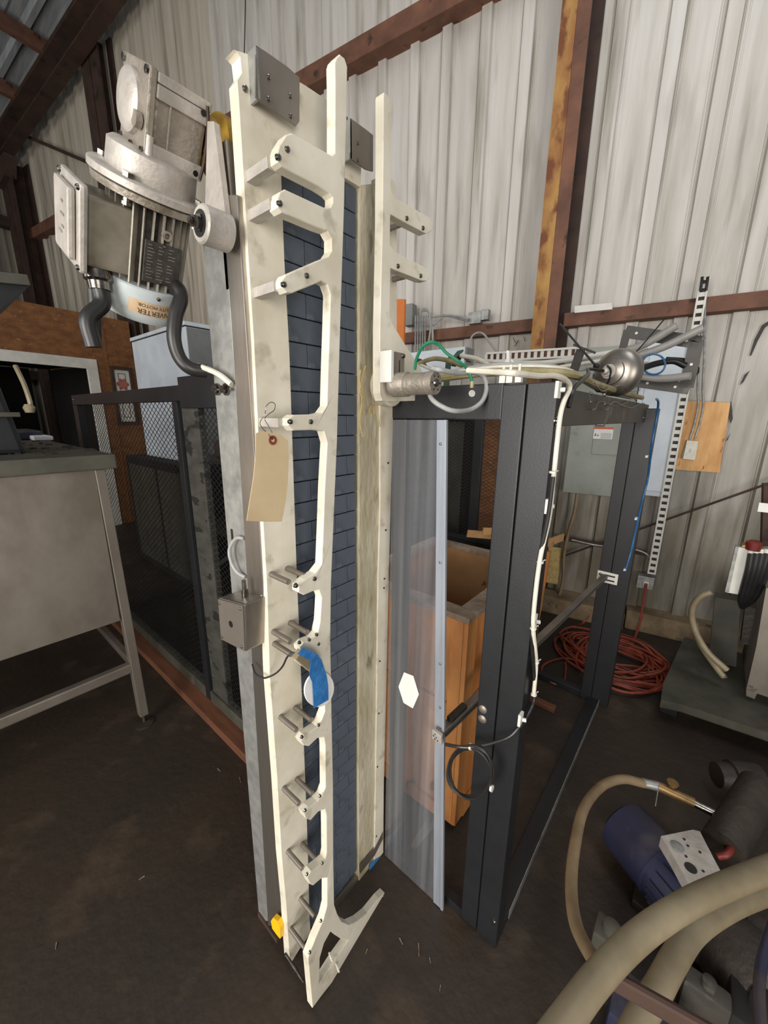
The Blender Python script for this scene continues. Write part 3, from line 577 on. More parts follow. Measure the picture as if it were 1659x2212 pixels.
# bell housing and flanges
G().lathe(gp(0, -.01, .048), adn, [(0, .066), (.006, .074), (.045, .076), (.047, .076)], 36).done('bell_housing', 'cast_bright', gm)
G().lathe(gp(0, -.01, .092), adn, [(0, .098), (.003, .102), (.014, .102), (.015, .098)], 40).done('mounting_flange', 'cast_bright', gm)
G().lathe(gp(0, -.01, .108), adn, [(0, .094), (.002, .098), (.014, .096), (.020, .066)], 40).done('motor_flange', 'cast', gm)
for k in range(4):
    t = math.pi / 4 + k * math.pi / 2; q = gp(.088 * math.cos(t), -.01 + .088 * math.sin(t), .084)
    G().lathe(q, adn, [(0, .009), (.008, .009), (.0081, .005), (.045, .005), (.0451, .008), (.050, .008)], 6).done('flange_bolt', 'chrome', gm)
# finned body
G().lathe(gp(0, -.01, .125), adn, [(0, .053), (.16, .053)], 28).done('motor_body', 'pump_dark', gm)
for k in range(26):
    t = 2 * math.pi * k / 26; dr = aft * math.cos(t) + ay * math.sin(t); o = gp(0, -.01, 0)
    g = G(); g.bar(o + dr * .0625 + adn * .128, o + dr * .0625 + adn * .284, .021, .0028, dr); g.done('cooling_fin', 'fin', gm)
g = G(); o = gp(.0745, -.008, .214); g.box((-.002, -.034, -.038), (.002, .034, .038), .001, (o, aft, ay, adn)); npl = g.done('nameplate', 'plate_dark', gm)
g = G()
for k in range(11):
    for s_ in range(3):
        if random.random() < .8: g.box((.0021, -.029 + .019 * s_, -.032 + .006 * k), (.0025, -.029 + .019 * s_ + random.uniform(.006, .014), -.0308 + .006 * k), 0, (o, aft, ay, adn))
g.done('nameplate_print', 'motor_grey', npl)
for dd in (-.034, .034): screw_at(o + adn * dd + aft * .002, aft, .003, gm)
G().lathe(gp(.062, -.004, .160), aft, [(0, .009), (.014, .009), (.014, .005), (.004, .005)], 14).done('lifting_eye', 'cast', gm)
# fan cover
fo = gp(0, -.01, .268)
G().lathe(fo, adn, [(0, .077), (.003, .080), (.058, .080), (.072, .073), (.079, .055), (.080, .02)], 40).done('fan_cover', 'fan_cover', gm)
RF = .0803
g = G(); n = 12; vs = []
for i_ in range(n + 1):
    t = -.66 + 1.05 * i_ / n
    for h in (.024, .052): vs.append(fo + adn * h + (aft * math.cos(t) + ay * math.sin(t)) * RF)
g._add(vs, [(2 * i_, 2 * i_ + 1, 2 * i_ + 3, 2 * i_ + 2) for i_ in range(n)]); st = g.done('sticker', 'sticker', gm)
def fan(d0, t0):
    return lambda x, y: fo + adn * (d0 + y) + (aft * math.cos(t0 - x / RF) + ay * math.sin(t0 - x / RF)) * (RF + .0006)
text_mesh('INVERTER', .0150, fan(.044, -.04), 'ink', 'lettering', gm)
text_mesh('DUTY MOTOR', .0100, fan(.031, -.04), 'ink', 'lettering', gm)
screw_at(fo + adn * .012 + aft * .081, aft, .004, gm)
# terminal box on the left side (-y)
jo = gp(0, -.048, .200)
G().box((-.045, -.080, -.058), (.05, -.005, .058), .006, (jo, aft, ay, adn)).done('terminal_box', 'motor_grey', gm)
G().box((-.055, -.092, -.072), (.058, -.079, .072), .006, (jo, aft, ay, adn)).done('terminal_box_lid', 'cast_bright', gm)
G().box((-.044, -.104, -.058), (.040, -.0925, .058), .006, (jo, aft, ay, adn)).done('raised_lid_panel', 'cast_bright', gm)
for f, d in ((-.048, -.064), (.050, -.064), (-.048, .064), (.050, .064)):
    screw_at(jo + aft * f + adn * d - ay * .092, -ay, .0055, gm)
g = G()
for f, d, a_ in ((0, -.01, .02), (.006, .01, .012), (-.008, .02, .016), (.004, -.03, .01)): g.box((f, -.1055, d), (f + a_, -.1035, d + .004), 0, (jo, aft, ay, adn))
g.done('cast_mark', 'cast', gm)
co = jo + adn * .060 + aft * .02 - ay * .055
dnv = V((0, 0, -1))
G().lathe(co, dnv, [(0, .021), (.010, .021), (.011, .025), (.028, .025), (.032, .020), (.046, .019)], 16).done('cable_gland', 'chrome', gm)
# torque arm with rubber bushed eye
g = G(); q = aX(448, 486, -.80); q = V((-.80, .455, q.z)); qe = V((-.775, .43, aX(450, 490, -.775).z))
top = [aY(448, 262, .44), aY(462, 262, .44), aY(488, 470, .44), aY(442, 476, .44)]
G().prism([top], (0, .012, 0), .002).done('torque_arm', 'cast_bright', gm)
q = aY(447, 488, .40)
G().lathe(q + V((0, -.012, 0)), (0, 1, 0), [(0, .028), (.003, .031), (.05, .031)], 28).done('torque_arm_eye', 'cast_bright', gm)
G().lathe(q + V((0, -.0135, 0)), (0, 1, 0), [(0, .021), (.004, .021)], 22).done('bushing', 'black', gm)
G().lathe(q + V((0, -.012, 0)), (0, -1, 0), [(0, .015), (.004, .015), (.004, .010), (.014, .010), (.014, .006), (.02, .006)], 6).done('eye_bolt', 'chrome', gm)
G().box((-.80, .456, 1.86), (-.757, .470, 2.10), .002).done('side_lug', 'steel', cv)
# cables of the motor
XC = co.x
g = G(); g.tube([co + dnv * .035, co + dnv * .07, aX(190, 690, XC), aX(203, 750, XC)], .0150, 12, 8); g.tube([aX(200, 600, XC - .01), aX(204, 650, XC - .01), aX(206, 700, XC - .01), aX(206, 746, XC - .01)], .011, 10, 6)
tag(g.done('motor_cable', 'rubber', None), 'thick black cable hanging from the gearmotor terminal box', 'cable')
g = G(); g.tube([aX(368, 624, -.96), aX(384, 622, -.93), aX(391, 645, -.92), aX(380, 680, -.92), aX(376, 730, -.92), aX(388, 772, -.92), aX(412, 796, -.91), aX(446, 802, -.90)], .0145, 12, 8)
tag(g.done('drop_cable', 'rubber', None), 'black cable curving down from behind the fan cover to the conveyor', 'cable')

# ================================================================== SMALL GEARMOTOR on the right guide rail
sm = thing('small_gearmotor', aX(885, 850, -.58), 'small cylindrical nickel gearmotor on the lower end of the right guide rail', 'motor')
a = aX(852, 832, -.615); b = aX(905, 822, -.515)
ax_ = V((1, 0, 0)); a = aX(850, 832, -.615)
p0 = a; L1 = .05
G().lathe(p0, ax_, [(0, .026), (.002, .028), (.043, .028), (.045, .0265)], 28).done('gear_head', 'cast', sm)
G().lathe(p0 + ax_ * .045, ax_, [(0, .0245), (.058, .0245)], 28).done('motor_can', 'cast', sm)
G().lathe(p0 + ax_ * .103, ax_, [(0, .026), (.016, .026), (.018, .024)], 28).done('end_cap', 'cast', sm)
e = p0 + ax_ * .121
G().lathe(e, ax_, [(0, .009), (.003, .008), (.004, .003)], 14).done('hub', 'chrome', sm)
for k in range(6):
    t = k * math.pi / 3; G().lathe(e + V((0, .016 * math.cos(t), .016 * math.sin(t))), ax_, [(0, .0022), (.0006, .0022)], 8).done('vent_hole', 'black', sm)
qa = aX(831, 756, -.612); qb = aX(838, 826, -.612); qc = aX(866, 770, -.612)
G().box((-.633, qb.y - .006, qb.z), (-.598, qb.y + .004, qa.z), .001).done('bracket_edge', 'white', sm)
G().box((-.61, qb.y, qb.z + .01), (-.606, qb.y + .055, qa.z), .001).done('bracket', 'steel', sm)
for px, py in ((846, 764), (871, 769)): screw_at(aX(px, py, -.606), (1, 0, 0), .006, sm)
g = G()
for px in (846, 863):
    q = aX(px, 790, -.6055); g.box((q.x - .0003, q.y - .0012, q.z - .015), (q.x + .0004, q.y + .0012, q.z + .012))
g.done('slot', 'black', sm)
# grey sheathed lead looping from the small motor
Yg = .80
g = G(); g.tube([aX(925, 838, -.53), aX(933, 862, -.50), aX(958, 880, -.47), aX(985, 888, -.45), aX(1018, 884, -.44), aX(1042, 866, -.43), aX(1051, 838, -.43), aX(1045, 815, -.44), aX(1025, 805, -.45), aX(990, 806, -.46), aX(955, 800, -.47), aX(935, 795, -.49)], .0055, 10, 8)
tag(g.done('sheathed_lead', 'cable_grey', None), 'grey sheathed lead looping in front of the guard from the small gearmotor', 'cable')
gw = thing('ground_wire', aX(1019, 856, -.44), 'green ground wire with ring terminal arched over the small gearmotor', 'wire')
g = G(); g.tube([aX(x, y, X) for x, y, X in ((896, 798, -.55), (900, 775, -.54), (912, 750, -.52), (930, 739, -.50), (948, 745, -.49), (965, 763, -.48), (990, 780, -.46), (1010, 798, -.45), (1020, 824, -.44))], .0036, 8, 6); g.done('insulation', 'green', gw)
g = G(); q = aX(1020, 824, -.44); q2 = aX(1019, 838, -.44); g.cyl(q, q2, .0045, 8); g.done('crimp', 'cable_tan', gw)
g = G(); q = aX(1019, 850, -.44); g.lathe(q, V((.7, -.7, 0)), [(0, .0075), (.0015, .0075), (.0016, .0035), (.003, .003)], 16); g.done('ring_terminal', 'galv', gw)

# ================================================================== TAG, TAPE, PAPER on the conveyor
tg = thing('shipping_tag', aX(580, 1125, -.60), 'blank manila shipping tag wired to an upper stand-off of the conveyor', 'tag')
g = G(); tp = [aX(553, 936, -.625), aX(566, 931, -.625), aX(605, 938, -.62), aX(622, 951, -.62), aX(624, 985, -.61), aX(622, 1040, -.60), aX(617, 1085, -.60), aX(609, 1127, -.61), aX(570, 1127, -.615), aX(533, 1125, -.62), aX(540, 1080, -.62), aX(548, 1030, -.63), aX(552, 985, -.63)]
cen = V((0, 0, 0))
for q in tp: cen += q
cen /= len(tp)
Xn = -.615; tpl = [V((Xn, q.y * Xn / q.x if False else aX(0, 0, -1).y * 0 + q.y, q.z)) for q in tp]
g.prism([[aX(x, y, Xn) for x, y in ((553, 936), (566, 931), (605, 938), (622, 951), (624, 985), (622, 1040), (617, 1085), (609, 1127), (570, 1127), (533, 1125), (540, 1080), (548, 1030), (552, 985))]], (-.0012, 0, 0)); g.done('card', 'tag', tg)
g = G(); q = aX(589, 951, Xn); g.lathe(q, (1, 0, 0), [(0, .0085), (.001, .0085)], 20); g.done('eyelet_ring', 'brown_ring', tg)
g = G(); g.lathe(q + V((.001, 0, 0)), (1, 0, 0), [(0, .0032), (.0004, .0032)], 12); g.done('eyelet_hole', 'tag', tg)
g = G(); g.tube([aX(x, y, X) for x, y, X in ((588, 950, Xn + .001), (580, 938, -.615), (567, 925, -.64), (562, 912, -.66), (572, 895, -.67), (575, 878, -.67), (585, 869, -.66), (594, 873, -.65), (592, 886, -.645), (580, 895, -.65), (572, 905, -.66), (580, 920, -.65), (588, 935, -.62), (589, 950, Xn + .002))], .0007, 5, 6); g.done('wire', 'chrome', tg)
XT = XF + .008
g = G(); g.prism([[aX(690 + 31 * math.cos(t) * 1.0 + 6 * math.sin(t), 1489 - 38 * math.sin(t) + 4 * math.cos(t), XT) for t in [2 * math.pi * k / 36 for k in range(36)]]], (-.004, 0, 0))
tag(g.done('paper_disc', 'paper', None), 'round white scallop-edged paper disc taped to the left guide rail', 'paper')
g = G(); XB = XT + .003
sp = [((655, 1399), (643, 1413)), ((684, 1413), (672, 1428)), ((694, 1424), (670, 1440)), ((700, 1441), (669, 1462)), ((706, 1460), (675, 1474)), ((709, 1480), (676, 1490)), ((710, 1512), (678, 1530))]
vs = []
for k, (a_, b_) in enumerate(sp):
    xx = XB + (.016, .018, .012, .006, .004, .002, .001)[k]
    vs += [aX(*a_, xx), aX(*b_, xx)]
g._add(vs + [v_ - V((.001, 0, 0)) for v_ in vs], [(2 * i_, 2 * i_ + 1, 2 * i_ + 3, 2 * i_ + 2) for i_ in range(len(sp) - 1)] + [(14 + 2 * i_ + 2, 14 + 2 * i_ + 3, 14 + 2 * i_ + 1, 14 + 2 * i_) for i_ in range(len(sp) - 1)] + [(2 * i_, 2 * i_ + 2, 14 + 2 * i_ + 2, 14 + 2 * i_) for i_ in range(len(sp) - 1)] + [(2 * i_ + 3, 2 * i_ + 1, 14 + 2 * i_ + 1, 14 + 2 * i_ + 3) for i_ in range(len(sp) - 1)])
tag(g.done('masking_tape', 'blue_tape', None), 'strip of blue masking tape holding the sensor and paper disc', 'tape')
sn = thing('sensor', aX(655, 1430, XF), 'small tan sensor block under blue tape on the left guide rail', 'sensor')
G().bar(aX(641, 1412, XF + .012), aX(672, 1440, XF + .012), .022, .016, V((0, 0, 1)), .002).done('body', 'hose', sn)
g = G(); g.tube([aX(x, y, X) for x, y, X in ((645, 1412, XF + .01), (630, 1411, XF), (620, 1420, XF - .01), (610, 1440, -.67), (595, 1455, -.69), (575, 1464, -.716), (567, 1463, -.73), (552, 1455, -.76), (545, 1435, -.79))], .0022, 8, 6); g.done('lead', 'rubber', sn)

# ================================================================== GUARD ENCLOSURE
gd = thing('machine_guard', (-.30, 1.6, 0), 'tall charcoal framed machine guard enclosure right of the conveyor', 'guard')
X0, X1, Y0, Y1, ZT = -.76, -.268, .885, 2.33, 1.695
G().box((-.333, Y0, .0), (X1, Y0 + .06, ZT - .002), .003).done('corner_post', 'guard', gd)
G().box((-.388, Y0 - .004, .012), (-.3345, Y0 + .045, ZT - .004), .003).done('front_stile', 'guard', gd)
G().box((-.712, Y0 + .001, 1.612), (-.3885, Y0 + .045, ZT), .003).done('top_rail', 'guard', gd, label='front top rail')
G().box((-.712, Y0 + .002, .0), (-.3885, Y0 + .035, .03), .002).done('bottom_rail', 'guard', gd, label='front bottom rail')
q = aY(880, 890, .9); G().box((-.711, Y0 + .01, .03), (q.x, Y0 + .05, 1.612), .002).done('rear_stile', 'guard', gd)
G().box((X1 - .05, Y0 + .061, 1.60), (X1 - .002, Y1, ZT - .012), .002).done('side_top_rail', 'tape_black', gd)
G().box((X1 - .055, Y0 + .061, .0), (X1, Y1, .035), .002).done('side_bottom_rail', 'guard', gd)
G().box((X1 + .0005, Y0 + .1, .0), (X1 + .003, Y1, .036)).done('rail_edge_strip', 'galv', gd)
G().box((-.365, Y1 - .06, .0), (-.31, Y1, ZT - .01), .003).done('rear_post', 'guard', gd)
G().box((-.309, Y1 - .055, .0), (-.222, Y1, ZT - .03), .003).done('rear_corner_post', 'guard', gd)
G().box((-2.0, Y1 - .04, 1.62), (-.366, Y1 - .0, ZT - .012), .002).done('back_top_rail', 'guard', gd)
G().box((-2.0, Y1 - .045, .0), (-.366, Y1, .04), .002).done('back_bottom_rail', 'guard', gd)
G().box((-2.0, Y1 - .035, .80), (-.97, Y1 - .0, .83), .002).done('back_mid_rail', 'guard', gd)
G().box((-1.18, Y1 - .03, .83), (-1.12, Y1 + .0, 1.62), .002).done('back_mullion', 'guard', gd)
def mesh_panel(p00, ux, uz, W_, H_, name='expanded_mesh', parent=None, pitch=(.021, .0115), wd=.0046):
    g = G(); px, pz = pitch; nrm = ux.cross(uz).normalized(); k = pz / px
    dirs = ((1, k), (1, -k))
    for sgn in (1, -1):
        c0 = -W_ * k if sgn == 1 else 0.0; c1 = H_ if sgn == 1 else H_ + W_ * k
        c = math.floor(c0 / pz) * pz
        while c < c1:
            # line z = c + sgn*k*x clipped to the panel
            xs = [0, W_]
            xa = (0 - c) / (sgn * k); xb = (H_ - c) / (sgn * k); lo, hi = min(xa, xb), max(xa, xb)
            x0_, x1_ = max(0, lo), min(W_, hi)
            if x1_ - x0_ > .004:
                a_ = p00 + ux * x0_ + uz * (c + sgn * k * x0_); b_ = p00 + ux * x1_ + uz * (c + sgn * k * x1_)
                g.bar(a_ + nrm * (.0006 * sgn), b_ + nrm * (.0006 * sgn), wd * .55, .0014, uz)
            c += pz * 2 * .5 * 2
    return g.done(name, 'mesh', parent, 'stuff')
mesh_panel(V((-2.0, Y1 - .02, .83)), V((1, 0, 0)), V((0, 0, 1)), 1.03, .80, parent=gd)
G().box((-2.0, Y1 - .01, .04), (-.97, Y1 - .004, .80)).done('lower_panel', 'void', gd)
G().box((-.97, Y1 - .035, .04), (-.94, Y1, 1.62), .002).done('back_stile', 'guard', gd)
# bolts on the guard
for px, py in ((1043, 1532), (1042, 1553)):
    q = aY(px, py, Y0 - .004); G().lathe(q, (0, -1, 0), [(0, .0125), (.002, .012), (.005, .006)], 18).done('carriage_bolt', 'steel_dull', gd)
for px, py in ((1020, 2024), (1066, 1991)):
    q = aY(px, py, Y0); G().lathe(q, (0, -1, 0), [(0, .007), (.003, .005)], 10).done('bolt', 'chrome', gd)
for px, py in ((1199, 909),):
    q = aX(px, py, X1); G().lathe(q, (1, 0, 0), [(0, .01), (.003, .01), (.003, .006), (.008, .006)], 12).done('bolt', 'chrome', gd)
for px, py in ((1276, 850), (1275, 869), (1306, 853), (1306, 874), (1390, 903), (1405, 893)):
    screw_at(aX(px, py, X1 - .002), (1, 0, 0), .005, gd)
# slotted bracket on the rear post
br = [aX(x, y, -.219) for x, y in ((1292, 1230), (1332, 1238), (1329, 1258), (1288, 1250))]
G().box((-.37, Y1 - .068, .755), (-.272, Y1 - .0605, .815), .001).done('slotted_bracket', 'white', gd)
for zz in (.772, .798): G().box((-.335, Y1 - .0695, zz - .004), (-.285, Y1 - .0678, zz + .004)).done('slot', 'black', gd)
for zz in (.772, .798): screw_at(V((-.355, Y1 - .069, zz)), (0, -1, 0), .008, gd)
# long aluminium cross bar
cb = thing('extrusion_bar', (-.45, 1.6, .7), 'long grey aluminium extrusion running from the clear panel edge to the rear post', 'bar')
A_ = aY(948, 1588, .845); B_ = aY(1306, 1246, 2.25)
d_ = (B_ - A_).normalized()
G().bar(A_, B_, .026, .026, V((0, 0, 1)), .002).done('bar', 'steel_dull', cb)
for s_ in (-1, 1):
    G().bar(A_ + V((s_ * .0135, 0, 0)) + d_ * .01, B_ + V((s_ * .0135, 0, 0)), .006, .002, V((0, 0, 1))).done('groove', 'plate_dark', cb)
G().bar(A_ - d_ * .012, A_, .036, .036, V((0, 0, 1)), .004).done('end_cap', 'cast_bright', cb)
g = G()
for k in range(7):
    t = k * math.pi / 3; g.lathe(A_ - d_ * .012 + V((1, 0, 0)) * (.010 * math.cos(t) if k < 6 else 0) + V((0, 0, 1)) * (.010 * math.sin(t) if k < 6 else 0), -d_, [(0, .0032), (.001, .002)], 6)
g.done('end_cap_bosses', 'plate_dark', cb)
G().bar(A_ + d_ * .05 + V((0, 0, .013)), A_ + d_ * .13 + V((0, 0, .013)), .03, .02, V((0, 0, 1)), .002).done('clamp_block', 'pump_dark', cb)
# clear panel with aluminium strip
pn = thing('clear_panel', aY(900, 1900, .868), 'scratched clear plastic panel with aluminium edge strip leaning on the guard frame', 'panel')
pts = [aY(850, 907, .868), aY(967, 907, .868), aY(957, 1966, .868), aY(832, 1858, .868)]
for p_ in pts: p_.z = max(p_.z, .004)
G().prism([pts], (0, -.004, 0)).done('sheet', 'plexi', pn)
pts = [aY(945, 907, .8635), aY(967, 907, .8635), aY(957, 1964, .8635), aY(937, 1950, .8635)]
for p_ in pts: p_.z = max(p_.z, .004)
G().prism([pts], (0, -.004, 0), .001).done('edge_strip', 'alu', pn)
pts = [aY(963, 907, .8590), aY(968, 907, .8590), aY(959, 1964, .8590), aY(954, 1960, .8590)]
for p_ in pts: p_.z = max(p_.z, .004)
G().prism([pts], (0, -.008, 0)).done('strip_lip', 'alu', pn)
for px, py in ((952, 959), (951, 1215), (951, 1434), (951, 1528)): screw_at(aY(px, py, .8590), (0, -1, 0), .004, pn)
G().prism([[aY(x, y, .8635) for x, y in ((873, 1452), (893, 1460), (905, 1500), (892, 1530), (872, 1518), (861, 1483))]], (0, -.0008, 0)); 
g = G(); g.prism([[aY(x, y, .8635) for x, y in ((873, 1452), (893, 1460), (905, 1500), (892, 1530), (872, 1518), (861, 1483))]], (0, -.0008, 0)); tag(g.done('hexagon_sticker', 'paper', None), 'white six-sided paper sticker on the clear panel', 'sticker')

# cable run down the front corner post, loop and clips
g = G(); xs = X1 + .012
path = [(1010, 800, -.37), (1060, 803, -.32), (1110, 806, -.27), (1160, 812, -.262), (1200, 812, xs), (1224, 822, xs), (1231, 838, xs), (1218, 868, xs), (1210, 900, xs), (1203, 960, xs), (1196, 1030, xs), (1186, 1120, xs), (1167, 1205, xs), (1155, 1300, xs), (1152, 1360, xs), (1158, 1430, xs), (1153, 1500, xs)]
g.tube([aX(x, y, X) for x, y, X in path], .0052, 8, 6)
tag(g.done('white_cable', 'cable_white', None), 'white cable clipped down the side of the guard corner post', 'cable')
g = G(); path = [(1195, 1030, xs + .004), (1183, 1120, xs + .003), (1163, 1215, xs - .004), (1150, 1320, xs - .004), (1150, 1400, xs - .004), (1155, 1500, xs), (1140, 1545, xs)]
g.tube([aX(x, y, X) for x, y, X in path] + [aY(1122, 1570, .868), aY(1100, 1592, .85), aY(1060, 1606, .84), aY(1018, 1614, .83), aY(990, 1613, .82), aY(962, 1608, .82)], .0045, 8, 6)
cx_, cy_ = 1014, 1668
for k in range(3):
    lp_ = []
    for j in range(17):
        t = -1.9 + 2 * math.pi * j / 16; rx, ry = 47 + 4 * math.sin(k * 2 + t), 52 + 3 * k
        lp_.append(aY(cx_ + rx * math.cos(t) + 2 * k, cy_ + ry * math.sin(t), .835 - .004 * k))
    g.tube(lp_, .0036 if k else .0045, 8, 3)
tag(g.done('black_cable', 'rubber', None), 'coiled black cable hanging from the guard corner post at knee height', 'cable')
for k, (px, py, XX) in enumerate(((1206, 842, 0), (1184, 1093, 0), (1155, 1342, 0), (1125, 1553, 0))):
    q = aX(px, py, X1 + .004); c = thing('cable_clip', q, ('white plastic cable clip at the top of the guard corner post', 'white cable clip on the guard corner post level with the wall panel bottoms', 'white cable clip on the corner post beside the crate rim', 'lowest white cable clip on the guard corner post')[k], 'clip', None)
    G().box((q.x - .004, q.y - .011, q.z - .017), (q.x + .003, q.y + .011, q.z + .017), .001).done('base', 'white', c)
    G().cyl(q + V((.003, 0, 0)), q + V((.012, .004, 0)), .005, 10).done('button', 'white', c)
for (px, py), lz in zip(((1194, 1020), (1167, 1214), (1152, 1357), (1158, 1430), (1153, 1500)), ('topmost', 'second from the top', 'middle', 'second from the bottom', 'lowest')):
    q = aX(px, py, xs); g = G(); g.lathe(q + V((0, 0, -.002)), (0, 0, 1), [(0, .0075), (.004, .0075)], 12); g.cyl(q, q + V((.006, .016, .002)), .0014, 5)
    tag(g.done('zip_tie', 'white', None), lz + ' of the white zip ties on the corner post cable', 'zip tie', 'zip ties on the corner post cable')
for (px, py) in ((1017, 1613), (1062, 1703)):
    q = aY(px, py, .832); g = G(); g.lathe(q + V((-.003, 0, 0)), (1, 0, .1), [(0, .009), (.006, .009)], 12)
    tag(g.done('zip_tie', 'white', None), 'white zip tie round the coiled black cable, ' + ('top' if py < 1650 else 'lower right'), 'zip tie')

# ------------------------------------------------ things on top of the guard
ZR = ZT + .0
def zt_(pts, z): return [atz(x, y, z) for x, y in pts]
# trunking lid / cables running to the back along the side top rail
for k, (xa, mt, r, lab) in enumerate(((-.300, 'cable_tan', .010, 'thick yellowed cable lying along the top of the guard'), (-.325, 'cable_white', .0085, 'white cable beside the yellowed cable on the guard top'), (-.352, 'cable_grey', .006, 'thin grey cable on the guard top beside the white cable'))):
    g = G(); g.tube([V((xa - .33, .93 + k * .02, ZR + .02)), V((xa - .15, .935 + k * .02, ZR + .03 + .01 * k)), V((xa + .01, 1.0 + .02 * k, ZR + .024 + .012 * k)), V((xa + .01, 1.3, ZR + .02 + .01 * k)), V((xa, 1.7, ZR + .02)), V((xa, 2.3, ZR + .02))], r, 8, 6)
    tag(g.done('guard_cable', mt, None), lab, 'cable')
for k, (y_, z_, r, mt, lab) in enumerate(((2.75, 1.93, .016, 'conduit', 'upper of the white conduits strung behind the guard'), (2.75, 1.87, .012, 'cable_white', 'lower of the white conduits strung behind the guard'), (2.75, 1.90, .008, 'cable_grey', 'thin grey conduit between the two white ones'))):
    g = G(); g.tube([aY(925, 790 + 14 * k, y_), aY(985, 778 + 14 * k, y_), aY(1080, 782 + 10 * k, y_), aY(1180, 783 + 12 * k, y_), aY(1300, 765 + 14 * k, y_ + .02), aY(1400, 748 + 18 * k, y_ + .05)], r, 10, 6)
    tag(g.done('conduit', 'white' if k == 0 else mt, None), lab, 'conduit')
# pale blue-grey trunking box behind the small motor
tb = thing('control_box', aY(955, 800, 2.36), 'long pale grey control box lying on the back of the guard', 'box')
a = aY(880, 757, 2.36); b = aY(1014, 751, 2.36); c = aY(1014, 800, 2.36)
G().hexa([V((a.x, 2.30, c.z - .03)), V((b.x, 2.30, c.z - .03)), V((b.x, 2.42, c.z - .03)), V((a.x, 2.42, c.z - .03)), V((a.x, 2.30, b.z)), V((b.x, 2.30, b.z)), V((b.x, 2.42, b.z)), V((a.x, 2.42, b.z))], .004).done('body', 'panel_blue', tb)
G().box((b.x + .001, 2.31, c.z - .028), (b.x + .008, 2.41, b.z - .003)).done('end_plate', 'panel_side', tb)
# dark bent brackets and green straps
for k, (px, py) in enumerate(((905, 775), (997, 765))):
    q = aY(px, py, 2.05); g = G(); g.bar(q + V((-.05, 0, -.06)), q + V((0, 0, .0)), .05, .004, V((0, 1, 0))); g.bar(q, q + V((.05, 0, -.045)), .05, .004, V((0, 1, 0)))
    tag(g.done('bent_bracket', 'pump_dark', None), 'dark bent bracket on the guard top, ' + ('near the small gearmotor' if k == 0 else 'behind the green straps'), 'bracket')
g = G()
g.prism([[aY(x, y, 1.9) for x, y in ((955, 856), (963, 780), (970, 768), (976, 768), (974, 782), (968, 856))]], (0, .004, 0)); g.prism([[aY(x, y, 1.9) for x, y in ((978, 770), (988, 758), (1000, 755), (1001, 758), (990, 769), (976, 777))]], (0, .004, 0))
tag(g.done('green_strap', 'leaf', None), 'dark green plastic strap sticking up behind the ground wire', 'strap')
# white cable holders
for k, px in enumerate((1088, 1103, 1122)):
    q = aY(px, 815, .90); g = G(); g.box((q.x - .007, .892, ZR), (q.x + .007, .904, ZR + .016)); g.box((q.x - .0025, .896, ZR + .016), (q.x + .0025, .90, ZR + .034)); g.sphere((q.x, .898, ZR + .036), .0045, seg=8)
    tag(g.done('cable_holder', 'white', None), 'small white cable holder on the guard top, ' + ('leftmost', 'middle', 'rightmost')[k] + ' of three', 'holder')
g = G(); g.prism([[aY(x, y, 1.2) for x, y in ((1094, 757), (1100, 757), (1101, 805), (1092, 805))]], (0, .012, 0)); g.prism([[aY(x, y, 1.213) for x, y in ((1084, 812), (1085, 786), (1094, 775), (1104, 775), (1112, 783), (1110, 812))]], (0, .003, 0))
tag(g.done('upright_bracket', 'white', None), 'white upright bracket with pointed side plate holding the white conduits', 'bracket')
# dome float
dm = thing('dome_light', aX(1350, 850, -.29), 'dull metal dome shaped fitting held by black straps over the guard side rail', 'fitting')
q = aY(1326, 804, 1.62); dd = (EYE - q).normalized(); dd = (dd + V((-.55, -.25, .1))).normalized()
G().lathe(q - dd * .03, dd, [(-.05, .035), (-.03, .068), (-.01, .080), (.014, .080), (.03, .072), (.042, .056), (.046, .044), (.052, .042), (.056, .030), (.060, .018)], 36).done('dome', 'steel', dm)
G().lathe(q + dd * .03, dd, [(0, .024), (.008, .024), (.009, .017), (.018, .017), (.019, .011), (.032, .010), (.036, .004)], 24).done('nozzle', 'cast_bright', dm)
g = G(); g.tube([q + dd * .07, q + dd * .10 + V((-.02, -.05, 0)), aX(1270, 810, -.27), aX(1240, 840, -.26), aX(1228, 880, -.26)], .005, 8, 6); g.done('lead', 'rubber', dm)
g = G(); g.tube([aY(1312, 790, 1.55), aY(1319, 800, 1.52), aY(1315, 822, 1.52), aY(1300, 842, 1.55), aY(1290, 845, 1.56), aY(1282, 830, 1.56), aY(1283, 808, 1.56)], .0035, 6, 6)
tag(g.done('black_strap', 'black', None), 'black strap loop round the dome fitting', 'strap')
g = G(); g.tube([aY(1210, 700, 1.9), aY(1285, 788, 1.58), aY(1288, 795, 1.56)], .004, 6, 1); g.sphere(aY(1288, 791, 1.57), .011, seg=8)
tag(g.done('long_zip_tie', 'black', None), 'long black zip tie tail rising left from the dome fitting', 'zip tie')
# thin wire hooks
for k, pts in enumerate(([(1275, 845), (1274, 870), (1278, 884), (1287, 882), (1291, 870), (1303, 868), (1318, 874), (1335, 876), (1355, 868), (1368, 861), (1374, 868), (1375, 873)], [(1302, 850), (1304, 880), (1313, 884), (1319, 872), (1330, 868), (1345, 876), (1365, 880), (1384, 872), (1392, 872), (1394, 882)], [(1282, 826), (1293, 838), (1302, 845), (1325, 836), (1345, 832), (1362, 845), (1380, 845), (1383, 838)])):
    g = G(); g.tube([aX(x, y, X1 + .004 + .004 * k) for x, y in pts], .0013, 5, 4)
    tag(g.done('wire_hook', 'steel', None), ('bent wire hook over the guard side rail, nearer one', 'bent wire hook over the guard side rail, further one', 'wavy wire lying under the dome fitting')[k], 'wire')
